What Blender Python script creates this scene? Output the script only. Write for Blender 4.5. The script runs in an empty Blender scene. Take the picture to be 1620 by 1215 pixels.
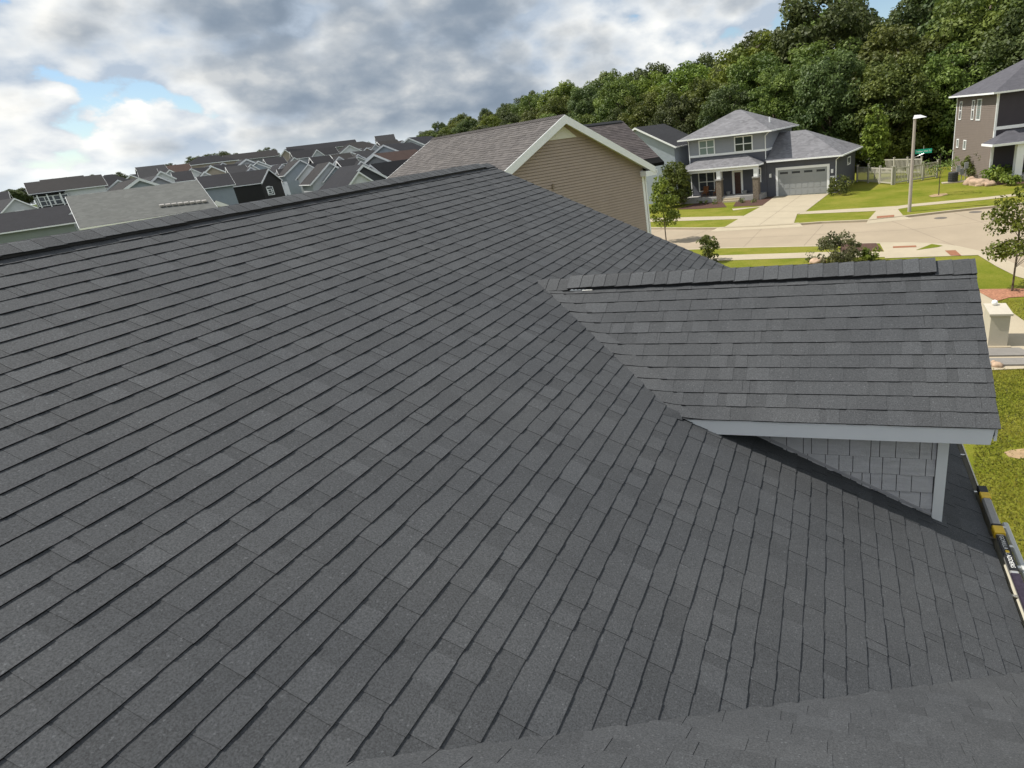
import bpy, bmesh, math, random
from mathutils import Vector, Matrix, noise as mnoise
R_ = math.radians
random.seed(7)
scene = bpy.context.scene
COL = scene.collection
# ------------------------------------------------------------------ camera
F_PX, PPX, PPY = 964.45, 979.94, 609.73            # focal length and principal point, in photo pixels (1620 x 1215)
YAW, PITCH, ROLL = 0.360130, 0.392336, -0.129476
CAM = Vector((5.722, 0.0, 0.259))
def cam_axes():
    ca, sa, cb, sb = math.cos(YAW), math.sin(YAW), math.cos(PITCH), math.sin(PITCH)
    w = Vector((-sa*cb, ca*cb, -sb)); r = Vector((ca, sa, 0)); u = r.cross(w)
    cg, sg = math.cos(ROLL), math.sin(ROLL)
    return cg*r + sg*u, -sg*r + cg*u, w
CR, CU, CW = cam_axes()
cd = bpy.data.cameras.new('camera'); cam = bpy.data.objects.new('camera', cd); COL.objects.link(cam)
cd.sensor_width = 36; cd.lens = F_PX*36/1620
cd.shift_x = -(PPX-810)/1620; cd.shift_y = (PPY-607.5)/1620
cd.clip_start = 0.05; cd.clip_end = 6000
m = Matrix((CR, CU, -CW)).transposed().to_4x4(); m.translation = CAM; cam.matrix_world = m
scene.camera = cam
# ------------------------------------------------------------------ world, sun, exposure
SUN_EL, SUN_AZ = R_(55), R_(-97)                    # azimuth measured from +Y towards +X
sun_dir = Vector((math.sin(SUN_AZ)*math.cos(SUN_EL), math.cos(SUN_AZ)*math.cos(SUN_EL), math.sin(SUN_EL)))
sl = bpy.data.lights.new('sun', 'SUN'); sl.energy = 3.1; sl.angle = R_(0.55); sl.color = (1.0, 0.955, 0.88)
so = bpy.data.objects.new('sun', sl); COL.objects.link(so)
so.rotation_euler = sun_dir.to_track_quat('Z', 'Y').to_euler(); so.location = (0, 0, 60)
world = bpy.data.worlds.new('World'); scene.world = world; world.use_nodes = True
def build_world():
    nt = world.node_tree; N = nt.nodes; L = nt.links; N.clear()
    out = N.new('ShaderNodeOutputWorld'); bg = N.new('ShaderNodeBackground')
    sky = N.new('ShaderNodeTexSky'); sky.sky_type = 'NISHITA'; sky.sun_disc = False
    sky.sun_elevation = SUN_EL; sky.sun_rotation = SUN_AZ; sky.air_density = 1.0; sky.dust_density = 0.15; sky.ozone_density = 2.5
    tc = N.new('ShaderNodeTexCoord')
    sep = N.new('ShaderNodeSeparateXYZ'); L.new(tc.outputs['Generated'], sep.inputs[0])
    def M(op, a, b=None, c=None, clamp=False):
        n = N.new('ShaderNodeMath'); n.operation = op; n.use_clamp = clamp
        for i, v in enumerate((a, b, c)):
            if v is None: continue
            if isinstance(v, (int, float)): n.inputs[i].default_value = v
            else: L.new(v, n.inputs[i])
        return n.outputs[0]
    def MIX(f, a, b):
        n = N.new('ShaderNodeMix'); n.data_type = 'RGBA'
        L.new(f, n.inputs['Factor'])
        for s, v in (('A', a), ('B', b)):
            sock = [i for i in n.inputs if i.name == s and i.type == 'RGBA'][0]
            if isinstance(v, tuple): sock.default_value = (*v, 1)
            else: L.new(v, sock)
        return [o for o in n.outputs if o.type == 'RGBA'][0]
    zz = M('MAXIMUM', sep.outputs[2], 0.0)
    zs = M('MULTIPLY', M('POWER', M('ADD', zz, 0.012), 0.82), 1.55)    # flatter clouds towards the horizon
    def fbm(ox, oy, oz, scale, detail, rough, dist=0.0):
        cb = N.new('ShaderNodeCombineXYZ')
        L.new(M('ADD', sep.outputs[0], ox), cb.inputs[0]); L.new(M('ADD', sep.outputs[1], oy), cb.inputs[1]); L.new(M('ADD', zs, oz), cb.inputs[2])
        t = N.new('ShaderNodeTexNoise'); t.inputs['Scale'].default_value = scale; t.inputs['Detail'].default_value = detail
        t.inputs['Roughness'].default_value = rough; t.inputs['Distortion'].default_value = dist
        L.new(cb.outputs[0], t.inputs['Vector']); return t.outputs[0]
    SX, SY, SZ = CLOUD_OFF
    def puffs(ox, oy, oz, scale):                     # cauliflower billows
        cb = N.new('ShaderNodeCombineXYZ')
        L.new(M('ADD', sep.outputs[0], ox), cb.inputs[0]); L.new(M('ADD', sep.outputs[1], oy), cb.inputs[1]); L.new(M('ADD', zs, oz), cb.inputs[2])
        v = N.new('ShaderNodeTexVoronoi'); v.feature = 'F1'; v.inputs['Scale'].default_value = scale
        v.inputs['Detail'].default_value = 2.0; v.inputs['Roughness'].default_value = 0.55
        L.new(cb.outputs[0], v.inputs['Vector']); return M('SUBTRACT', 0.45, v.outputs['Distance'])
    DX, DZ = -0.030, 0.034                            # small step towards the sun
    n1 = fbm(SX, SY, SZ, 3.0, 8, 0.62, 0.0); n2 = fbm(SX+DX, SY, SZ+DZ, 3.0, 6, 0.60, 0.0)
    p1 = puffs(SX, SY, SZ, 6.5); p2 = puffs(SX+DX, SY, SZ+DZ, 6.5)
    big = fbm(SX+BIG_OFF[0], SY+BIG_OFF[1], SZ*.5, 1.15, 1, 0.5)
    base = M('MULTIPLY', M('SUBTRACT', big, 0.5), 1.0)
    f1 = M('ADD', n1, M('MULTIPLY', p1, 0.36)); f2 = M('ADD', n2, M('MULTIPLY', p2, 0.36))
    d = M('ADD', f1, base)
    def ramp(v, a_, b_, c_=0.0, e_=1.0):
        r = N.new('ShaderNodeMapRange'); r.interpolation_type = 'SMOOTHSTEP'; L.new(v, r.inputs[0])
        for i, q in enumerate((a_, b_, c_, e_)): r.inputs[1+i].default_value = q
        return r
    cov = ramp(d, 0.165, 0.225)
    thick = ramp(d, 0.31, 0.53)
    lit = M('ADD', M('MULTIPLY', M('SUBTRACT', f1, f2), 3.2), 0.46, clamp=True)
    cloud_lit = MIX(lit, (0.40, 0.47, 0.56), (0.98, 0.96, 0.90))
    cloud = MIX(M('MULTIPLY', thick.outputs[0], M('SUBTRACT', 1.0, M('MULTIPLY', lit, 0.40))), cloud_lit, (0.20, 0.25, 0.315))
    # thin pale veil low over the horizon (many cloud layers seen edge-on)
    low = N.new('ShaderNodeMapRange'); L.new(zz, low.inputs[0]); low.interpolation_type = 'SMOOTHSTEP'
    low.inputs[1].default_value = 0.0; low.inputs[2].default_value = 0.06; low.inputs[3].default_value = 0.60; low.inputs[4].default_value = 0.0
    skyc = N.new('ShaderNodeMix'); skyc.data_type = 'RGBA'; skyc.blend_type = 'MULTIPLY'
    skyc.inputs['Factor'].default_value = 1.0
    a = [i for i in skyc.inputs if i.type == 'RGBA']; L.new(sky.outputs[0], a[0]); a[1].default_value = (SKY_GAIN, SKY_GAIN, SKY_GAIN, 1)
    sc = [o for o in skyc.outputs if o.type == 'RGBA'][0]
    c1 = MIX(cov.outputs[0], sc, cloud)
    c2 = MIX(low.outputs[0], c1, (0.80, 0.86, 0.88))
    sc2 = N.new('ShaderNodeMix'); sc2.data_type = 'RGBA'; sc2.blend_type = 'MULTIPLY'; sc2.inputs['Factor'].default_value = 1.0
    a = [i for i in sc2.inputs if i.type == 'RGBA']; L.new(c2, a[0]); a[1].default_value = (CLOUD_GAIN,)*3 + (1,)
    L.new([o for o in sc2.outputs if o.type == 'RGBA'][0], bg.inputs[0])
    bg.inputs[1].default_value = 0.1
    L.new(bg.outputs[0], out.inputs[0])
CLOUD_OFF = (15.0, 6.4, 7.0); BIG_OFF = (1.5, 0.2); SKY_GAIN = 0.10; CLOUD_GAIN = 7.2
build_world()
world.cycles.sampling_method = 'MANUAL'; world.cycles.sample_map_resolution = 512
vs = scene.view_settings; vs.view_transform = 'Standard'; vs.look = 'None'; vs.gamma = 1; vs.use_curve_mapping = False
cy = scene.cycles; cy.max_bounces = 5; cy.diffuse_bounces = 3; cy.glossy_bounces = 2; cy.transmission_bounces = 3; cy.transparent_max_bounces = 4; cy.caustics_reflective = False; cy.caustics_refractive = False
vs.exposure = 0.78
# ------------------------------------------------------------------ pixel helpers (where a line of sight of the photo meets a plane of the place)
def ray(px, py): return CW + (px-PPX)/F_PX*CR - (py-PPY)/F_PX*CU
def atZ(px, py, z):
    d = ray(px, py); return CAM + d*((z-CAM.z)/d.z)
def atR(px, py, r):
    d = ray(px, py); return CAM + d*(r/math.hypot(d.x, d.y))
def proj(P):
    D = Vector(P)-CAM; z = D.dot(CW)
    if z <= 0.05: return None
    return PPX+F_PX*D.dot(CR)/z, PPY-F_PX*D.dot(CU)/z, z
GZ = -8.0
def smooth(a, b, x):
    t = max(0, min(1, (x-a)/(b-a))); return t*t*(3-2*t)
def ground(x, y):
    s = -0.74*x+0.67*y
    return GZ + 2.2*smooth(55, 130, s) + 7.0*smooth(110, 260, s)
# ------------------------------------------------------------------ materials
MATS = {}
def nodemat(name):
    mt = bpy.data.materials.new(name); mt.use_nodes = True
    nt = mt.node_tree; b = nt.nodes['Principled BSDF']; return mt, nt, b
def pm(name, col, rough=0.6, var=0.12, scale=3.0, bump=0.0, bscale=60, metal=0.0, spec=0.35, space='pos', vec=(1, 1, 1)):
    """Plain painted or mineral surface: base colour with mottling, optional fine relief."""
    if name in MATS: return MATS[name]
    mt, nt, b = nodemat(name); N = nt.nodes; L = nt.links
    b.inputs['Roughness'].default_value = rough; b.inputs['Metallic'].default_value = metal
    b.inputs['Specular IOR Level'].default_value = spec
    g = N.new('ShaderNodeNewGeometry') if space == 'pos' else N.new('ShaderNodeTexCoord')
    src = g.outputs['Position'] if space == 'pos' else g.outputs['Object']
    mp = N.new('ShaderNodeMapping'); mp.inputs['Scale'].default_value = vec; L.new(src, mp.inputs[0])
    n = N.new('ShaderNodeTexNoise'); n.inputs['Scale'].default_value = scale; n.inputs['Detail'].default_value = 6; n.inputs['Roughness'].default_value = 0.65
    L.new(mp.outputs[0], n.inputs['Vector'])
    r = N.new('ShaderNodeValToRGB'); e = r.color_ramp.elements
    e[0].position = 0.3; e[1].position = 0.7
    e[0].color = (*[max(0, c*(1-var)) for c in col], 1); e[1].color = (*[min(1, c*(1+var)) for c in col], 1)
    L.new(n.outputs[0], r.inputs[0]); L.new(r.outputs[0], b.inputs['Base Color'])
    if bump:
        n2 = N.new('ShaderNodeTexNoise'); n2.inputs['Scale'].default_value = bscale; n2.inputs['Detail'].default_value = 4
        L.new(src, n2.inputs['Vector'])
        bp = N.new('ShaderNodeBump'); bp.inputs['Strength'].default_value = bump; bp.inputs['Distance'].default_value = 0.02
        L.new(n2.outputs[0], bp.inputs['Height']); L.new(bp.outputs[0], b.inputs['Normal'])
    MATS[name] = mt; return mt
def shingle_mat(name, col, warm, gran=1.0):
    """Granule-coated asphalt: tone per tab (face attribute), granule speckle, faint weathering."""
    mt, nt, b = nodemat(name); N = nt.nodes; L = nt.links
    b.inputs['Roughness'].default_value = 0.85; b.inputs['Specular IOR Level'].default_value = 0.25
    g = N.new('ShaderNodeNewGeometry'); at = N.new('ShaderNodeAttribute'); at.attribute_name = 'tone'
    oi = N.new('ShaderNodeObjectInfo')
    n1 = N.new('ShaderNodeTexNoise'); n1.inputs['Scale'].default_value = 110; n1.inputs['Detail'].default_value = 4; n1.inputs['Roughness'].default_value = 0.85
    n2 = N.new('ShaderNodeTexNoise'); n2.inputs['Scale'].default_value = 1.1; n2.inputs['Detail'].default_value = 5
    n3 = N.new('ShaderNodeTexVoronoi'); n3.inputs['Scale'].default_value = 120
    for n in (n1, n2, n3): L.new(g.outputs['Position'], n.inputs['Vector'])
    def M(op, a, b_=None, clamp=False):
        n = N.new('ShaderNodeMath'); n.operation = op; n.use_clamp = clamp
        for i, v in enumerate((a, b_)):
            if v is None: continue
            if isinstance(v, (int, float)): n.inputs[i].default_value = v
            else: L.new(v, n.inputs[i])
        return n.outputs[0]
    f = M('MULTIPLY', at.outputs['Fac'], M('MAXIMUM', 0.25, M('ADD', 1-1.5*gran, M('MULTIPLY', n1.outputs[0], 3.0*gran))))
    f = M('MULTIPLY', f, M('ADD', 0.86, M('MULTIPLY', n2.outputs[0], 0.28)))
    f = M('MULTIPLY', f, M('ADD', 0.96, M('MULTIPLY', oi.outputs['Random'], 0.08)))
    spk = N.new('ShaderNodeMapRange'); L.new(n3.outputs['Color'], spk.inputs[0]); spk.inputs[1].default_value = 0.86; spk.inputs[2].default_value = 0.93
    spk.inputs[3].default_value = 0; spk.inputs[4].default_value = 0.55*gran
    f = M('ADD', f, spk.outputs[0])
    mx = N.new('ShaderNodeMix'); mx.data_type = 'RGBA'
    A = [i for i in mx.inputs if i.type == 'RGBA']; A[0].default_value = (*col, 1); A[1].default_value = (*warm, 1)
    L.new(n2.outputs[0], mx.inputs['Factor'])
    vm = N.new('ShaderNodeVectorMath'); vm.operation = 'SCALE'
    L.new([o for o in mx.outputs if o.type == 'RGBA'][0], vm.inputs[0]); L.new(f, vm.inputs['Scale'])
    L.new(vm.outputs[0], b.inputs['Base Color'])
    bp = N.new('ShaderNodeBump'); bp.inputs['Strength'].default_value = 0.5; bp.inputs['Distance'].default_value = 0.004
    L.new(n1.outputs[0], bp.inputs['Height']); L.new(bp.outputs[0], b.inputs['Normal'])
    MATS[name] = mt; return mt
def far_shingle(name, col, var=0.22):
    """Shingle roof too far away to pick the pieces apart: bands and tabs in the colour only."""
    if name in MATS: return MATS[name]
    mt, nt, b = nodemat(name); N = nt.nodes; L = nt.links
    b.inputs['Roughness'].default_value = 0.9; b.inputs['Specular IOR Level'].default_value = 0.2
    tc = N.new('ShaderNodeTexCoord'); mp = N.new('ShaderNodeMapping'); mp.inputs['Scale'].default_value = (2.6, 2.6, 9.0)
    L.new(tc.outputs['Object'], mp.inputs[0])
    v = N.new('ShaderNodeTexVoronoi'); v.inputs['Scale'].default_value = 1.0; L.new(mp.outputs[0], v.inputs['Vector'])
    n = N.new('ShaderNodeTexNoise'); n.inputs['Scale'].default_value = 0.5; n.inputs['Detail'].default_value = 5; L.new(tc.outputs['Object'], n.inputs['Vector'])
    ad = N.new('ShaderNodeMath'); ad.operation = 'ADD'; L.new(v.outputs['Color'], ad.inputs[0]); L.new(n.outputs[0], ad.inputs[1])
    r = N.new('ShaderNodeMapRange'); L.new(ad.outputs[0], r.inputs[0]); r.inputs[1].default_value = 0.3; r.inputs[2].default_value = 1.5
    r.inputs[3].default_value = 1-var; r.inputs[4].default_value = 1+var
    vm = N.new('ShaderNodeVectorMath'); vm.operation = 'SCALE'; vm.inputs[0].default_value = col; L.new(r.outputs[0], vm.inputs['Scale'])
    L.new(vm.outputs[0], b.inputs['Base Color']); MATS[name] = mt; return mt
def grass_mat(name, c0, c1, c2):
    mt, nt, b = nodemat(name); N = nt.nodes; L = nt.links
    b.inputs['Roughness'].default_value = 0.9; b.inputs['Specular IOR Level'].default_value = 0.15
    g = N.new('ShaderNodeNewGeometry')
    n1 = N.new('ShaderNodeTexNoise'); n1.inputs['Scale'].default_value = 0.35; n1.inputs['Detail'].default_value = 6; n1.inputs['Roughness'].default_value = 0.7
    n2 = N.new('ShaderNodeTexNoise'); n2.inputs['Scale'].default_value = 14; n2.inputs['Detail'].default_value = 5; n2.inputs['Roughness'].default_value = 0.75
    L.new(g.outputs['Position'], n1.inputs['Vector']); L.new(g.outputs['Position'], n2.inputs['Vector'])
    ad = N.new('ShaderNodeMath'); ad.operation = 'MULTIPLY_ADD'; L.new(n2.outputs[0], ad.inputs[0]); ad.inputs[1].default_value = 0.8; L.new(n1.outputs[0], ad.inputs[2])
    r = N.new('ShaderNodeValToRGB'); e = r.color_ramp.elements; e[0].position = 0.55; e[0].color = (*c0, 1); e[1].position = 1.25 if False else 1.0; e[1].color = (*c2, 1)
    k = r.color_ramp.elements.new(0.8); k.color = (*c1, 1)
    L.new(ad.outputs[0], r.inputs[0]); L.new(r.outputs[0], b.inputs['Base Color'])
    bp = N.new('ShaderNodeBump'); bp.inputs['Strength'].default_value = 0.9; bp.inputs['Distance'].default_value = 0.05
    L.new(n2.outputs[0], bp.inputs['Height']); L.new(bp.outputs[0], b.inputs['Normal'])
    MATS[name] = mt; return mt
def leaf_mat(name, dark, light):
    mt, nt, b = nodemat(name); N = nt.nodes; L = nt.links
    at = N.new('ShaderNodeAttribute'); at.attribute_name = 'tone'
    oi = N.new('ShaderNodeObjectInfo')
    mx = N.new('ShaderNodeMix'); mx.data_type = 'RGBA'; A = [i for i in mx.inputs if i.type == 'RGBA']
    A[0].default_value = (*dark, 1); A[1].default_value = (*light, 1); L.new(at.outputs['Fac'], mx.inputs['Factor'])
    hs = N.new('ShaderNodeHueSaturation'); L.new([o for o in mx.outputs if o.type == 'RGBA'][0], hs.inputs['Color'])
    mr = N.new('ShaderNodeMapRange'); L.new(oi.outputs['Random'], mr.inputs[0]); mr.inputs[3].default_value = 0.475; mr.inputs[4].default_value = 0.515
    L.new(mr.outputs[0], hs.inputs['Hue'])
    m2 = N.new('ShaderNodeMath'); m2.operation = 'MULTIPLY_ADD'; L.new(oi.outputs['Random'], m2.inputs[0]); m2.inputs[1].default_value = 0.5; m2.inputs[2].default_value = 0.75
    L.new(m2.outputs[0], hs.inputs['Value'])
    b.inputs['Roughness'].default_value = 0.55; b.inputs['Specular IOR Level'].default_value = 0.3
    L.new(hs.outputs[0], b.inputs['Base Color'])
    tr = N.new('ShaderNodeBsdfTranslucent'); L.new(hs.outputs[0], tr.inputs[0])
    ms = N.new('ShaderNodeMixShader'); ms.inputs[0].default_value = 0.3
    L.new(b.outputs[0], ms.inputs[1]); L.new(tr.outputs[0], ms.inputs[2]); L.new(ms.outputs[0], N['Material Output'].inputs[0])
    MATS[name] = mt; return mt
def glass_mat(name, col=(0.03, 0.04, 0.05)):
    if name in MATS: return MATS[name]
    mt, nt, b = nodemat(name); b.inputs['Base Color'].default_value = (*col, 1); b.inputs['Roughness'].default_value = 0.06; b.inputs['Specular IOR Level'].default_value = 0.6
    N = nt.nodes; L = nt.links
    n = N.new('ShaderNodeTexNoise'); n.inputs['Scale'].default_value = 0.9; g = N.new('ShaderNodeNewGeometry'); L.new(g.outputs['Position'], n.inputs['Vector'])
    bp = N.new('ShaderNodeBump'); bp.inputs['Strength'].default_value = 0.05; L.new(n.outputs[0], bp.inputs['Height']); L.new(bp.outputs[0], b.inputs['Normal'])
    MATS[name] = mt; return mt
M_SH = shingle_mat('charcoal_shingle', (0.062, 0.066, 0.072), (0.072, 0.074, 0.076))
M_BSH = shingle_mat('brown_shingle', (0.098, 0.088, 0.086), (0.118, 0.107, 0.100), 0.5)
M_DSH = shingle_mat('dark_brown_shingle', (0.075, 0.064, 0.066), (0.10, 0.085, 0.08), 0.5)
WHITE = pm('white_paint', (0.88, 0.89, 0.89), 0.45, 0.03, 1.5)
CREAMT = pm('almond_trim', (0.72, 0.70, 0.62), 0.5, 0.03, 1.5)
BLACKP = pm('black_plastic', (0.012, 0.012, 0.013), 0.5, 0.2, 20)
FELT = pm('roof_deck', (0.03, 0.03, 0.03), 0.95, 0.2, 5)
SHAKE = pm('grey_shake', (0.58, 0.57, 0.575), 0.7, 0.10, 4, 0.3, 90, vec=(1, 1, 6))
GUTTER = pm('clay_gutter', (0.50, 0.47, 0.38), 0.35, 0.12, 6)
ALU = pm('aluminium', (0.62, 0.62, 0.60), 0.35, 0.06, 9, metal=0.7)
CONC = pm('concrete', (0.415, 0.355, 0.255), 0.9, 0.06, 1.2, 0.2, 40)
ROADM = pm('road_concrete', (0.350, 0.286, 0.204), 0.92, 0.08, 0.35, 0.2, 30)
CURBM = pm('kerb_concrete', (0.42, 0.36, 0.26), 0.9, 0.08, 1.5)
SHADEC = pm('path_shadow_grey', (0.22, 0.205, 0.185), 0.9, 0.10, 3)  # dark colour of the slabs that stand in for shadow on the path
RUST = pm('rust_iron', (0.27, 0.115, 0.06), 0.85, 0.2, 12)
MULCH = pm('dark_mulch', (0.085, 0.045, 0.032), 0.95, 0.45, 18, 0.8, 50)
CHIPS = pm('red_wood_chips', (0.36, 0.17, 0.10), 0.95, 0.45, 13, 0.9, 30)
SOIL = pm('bare_soil', (0.36, 0.25, 0.14), 0.95, 0.2, 6)
GRASS = grass_mat('lawn_grass', (0.078, 0.112, 0.006), (0.140, 0.165, 0.010), (0.215, 0.205, 0.030))
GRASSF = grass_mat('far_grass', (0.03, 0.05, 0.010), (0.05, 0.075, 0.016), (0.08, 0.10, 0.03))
BLADE = leaf_mat('grass_blade', (0.105, 0.150, 0.006), (0.31, 0.30, 0.025))
def turf_normals(mt):
    nt = mt.node_tree; cx = nt.nodes.new('ShaderNodeCombineXYZ'); cx.inputs[2].default_value = 1
    nt.links.new(cx.outputs[0], nt.nodes['Principled BSDF'].inputs['Normal'])
turf_normals(BLADE)
LEAFD = leaf_mat('leaf_dark', (0.036, 0.058, 0.014), (0.135, 0.172, 0.048))
LEAFM = leaf_mat('leaf_mid', (0.050, 0.082, 0.014), (0.185, 0.230, 0.045))
LEAFY = leaf_mat('leaf_bright', (0.070, 0.112, 0.013), (0.225, 0.285, 0.038))
LEAFP = leaf_mat('leaf_purple', (0.055, 0.070, 0.024), (0.200, 0.200, 0.090))
BARK = pm('bark', (0.12, 0.095, 0.07), 0.95, 0.3, 8, 0.6, 30)
GLASS = glass_mat('window_glass'); GLASSG = glass_mat('pale_glass', (0.22, 0.28, 0.27))
# ------------------------------------------------------------------ mesh helpers
class MB:
    def __init__(s): s.v = []; s.f = []; s.t = []
    def add(s, vs, fs, tone=None):
        b = len(s.v); s.v += [tuple(p) for p in vs]; s.f += [tuple(b+i for i in f) for f in fs]
        if tone is not None: s.t += [tone]*len(fs)
        return s
    def box(s, x0, x1, y0, y1, z0, z1, tone=None):
        return s.add([(x0, y0, z0), (x1, y0, z0), (x1, y1, z0), (x0, y1, z0), (x0, y0, z1), (x1, y0, z1), (x1, y1, z1), (x0, y1, z1)],
                     [(0, 3, 2, 1), (4, 5, 6, 7), (0, 1, 5, 4), (1, 2, 6, 5), (2, 3, 7, 6), (3, 0, 4, 7)], tone)
    def prism(s, prof, a0, a1, axis='x', tone=None):
        """profile of (p, q) pairs swept along x (p=y,q=z), y (p=x,q=z) or z (p=x,q=y)"""
        def pt(p, a): return {'x': (a, p[0], p[1]), 'y': (p[0], a, p[1]), 'z': (p[0], p[1], a)}[axis]
        n = len(prof)
        return s.add([pt(p, a0) for p in prof]+[pt(p, a1) for p in prof],
                     [tuple(range(n)), tuple(range(2*n-1, n-1, -1))]+[(i, i+n, (i+1) % n+n, (i+1) % n) for i in range(n)], tone)
    def tube(s, pts, rads, n=8, cap=True):
        rings = []
        for i, p in enumerate(pts):
            p = Vector(p); a = Vector(pts[max(0, i-1)]); b = Vector(pts[min(len(pts)-1, i+1)])
            d = (b-a).normalized(); e1 = d.orthogonal().normalized()
            if i and abs(e1.dot(rings[-1][1])) < 0.99:
                e1 = (rings[-1][1]-d*rings[-1][1].dot(d)).normalized()
            e2 = d.cross(e1); rings.append(([p+(e1*math.cos(2*math.pi*k/n)+e2*math.sin(2*math.pi*k/n))*rads[i] for k in range(n)], e1))
        b = len(s.v)
        for rg, _ in rings: s.v += [tuple(q) for q in rg]
        for i in range(len(rings)-1):
            for k in range(n):
                s.f.append((b+i*n+k, b+i*n+(k+1) % n, b+(i+1)*n+(k+1) % n, b+(i+1)*n+k))
        if cap:
            s.f.append(tuple(b+k for k in range(n-1, -1, -1))); s.f.append(tuple(b+(len(rings)-1)*n+k for k in range(n)))
        return s
    def mesh(s, name, fix=True):
        me = bpy.data.meshes.new(name); me.from_pydata(s.v, [], s.f)
        if fix:
            bm = bmesh.new(); bm.from_mesh(me); bmesh.ops.recalc_face_normals(bm, faces=bm.faces); bm.to_mesh(me); bm.free()
        if s.t and len(s.t) == len(s.f):
            a = me.attributes.new('tone', 'FLOAT', 'FACE'); a.data.foreach_set('value', s.t)
        me.update(); return me
def link(name, me, mat=None, parent=None, loc=None, rotz=None, mw=None):
    o = bpy.data.objects.new(name, me); COL.objects.link(o)
    if mat is not None and me is not None and not me.materials: me.materials.append(mat)
    if parent is not None: o.parent = parent
    if loc is not None: o.location = loc
    if rotz is not None: o.rotation_euler = (0, 0, rotz)
    if mw is not None: o.matrix_local = mw
    return o
def build(name, mb, mat, parent=None, **k): return link(name, mb.mesh(name, k.pop('fix', True)), mat, parent, **k)
def tag(o, label, cat=None, group=None, kind=None):
    if label: o['label'] = label
    if cat: o['category'] = cat
    if group: o['group'] = group
    if kind: o['kind'] = kind
    return o
def thing(name, label, cat, loc=(0, 0, 0), rotz=0.0, group=None):
    o = bpy.data.objects.new(name, None); COL.objects.link(o); o.location = loc; o.rotation_euler = (0, 0, rotz)
    o.empty_display_size = 0.3
    return tag(o, label, cat, group)
def copy_tree(o, parent=None):
    c = o.copy(); COL.objects.link(c)
    if parent is not None: c.parent = parent
    for ch in list(o.children): copy_tree(ch, c)
    return c
def smooth_shade(o):
    o.data.polygons.foreach_set('use_smooth', [True]*len(o.data.polygons)); return o
# ================================================================== THE GROUND
def build_ground():
    # one sheet out to the horizon, gently rising behind the houses on the left
    xs = [-3000, -1500, -700, -400]+[-300+12*i for i in range(51)]+[400, 700, 1500, 3000]
    ys = [-3000, -1200, -400, -150]+[-60+12*i for i in range(36)]+[450, 700, 1500, 3000]
    v = []; f = []
    for y in ys:
        for x in xs: v.append((x, y, ground(x, y)-0.15))
    nx = len(xs)
    for j in range(len(ys)-1):
        for i in range(nx-1): f.append((j*nx+i, j*nx+i+1, (j+1)*nx+i+1, (j+1)*nx+i))
    mb = MB(); mb.v = v; mb.f = f
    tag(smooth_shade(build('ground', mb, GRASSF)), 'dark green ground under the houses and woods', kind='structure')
def sheet(name, pts, z, mat, label, th=None, kind='structure', parent=None):
    mb = MB(); n = len(pts)
    if th is None: mb.add([(p[0], p[1], z) for p in pts], [tuple(range(n))])
    else: mb.prism([(p[0], p[1]) for p in pts], z-th, z, 'z')
    me = mb.mesh(name)
    bm = bmesh.new(); bm.from_mesh(me); bmesh.ops.triangulate(bm, faces=[f for f in bm.faces if len(f.verts) > 4]); bm.to_mesh(me); bm.free()
    if th is None and me.polygons and sum(p.normal.z for p in me.polygons) < 0: me.flip_normals()
    o = link(name, me, mat, parent)
    if kind: tag(o, label, kind=kind)
    return o
def pz(z, *px): return [atZ(x, y, z).xy[:] for x, y in px]
FAR_EDGE = [(1042, 360.5), (1100, 360.8), (1143, 360.5), (1200, 357.6), (1252, 354.6), (1300, 351), (1375, 348), (1428, 342), (1497, 334), (1594, 324), (1640, 318)]
NEAR_EDGE = [(1060, 395.5), (1139.6, 392), (1292, 388.7), (1359, 384.6), (1388, 384), (1440, 383.6), (1490, 386), (1517, 390), (1557, 399), (1590, 411), (1640, 433)]
fe = pz(GZ, *FAR_EDGE); ne = pz(GZ, *NEAR_EDGE)
def ext(a, b, d):
    dx, dy = b[0]-a[0], b[1]-a[1]; l = math.hypot(dx, dy); return (b[0]+dx/l*d, b[1]+dy/l*d)
def offset(poly, d):
    out = []
    for i, p in enumerate(poly):
        a = poly[max(0, i-1)]; b = poly[min(len(poly)-1, i+1)]
        dx, dy = b[0]-a[0], b[1]-a[1]; l = math.hypot(dx, dy); out.append((p[0]-dy/l*d, p[1]+dx/l*d))
    return out
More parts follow.
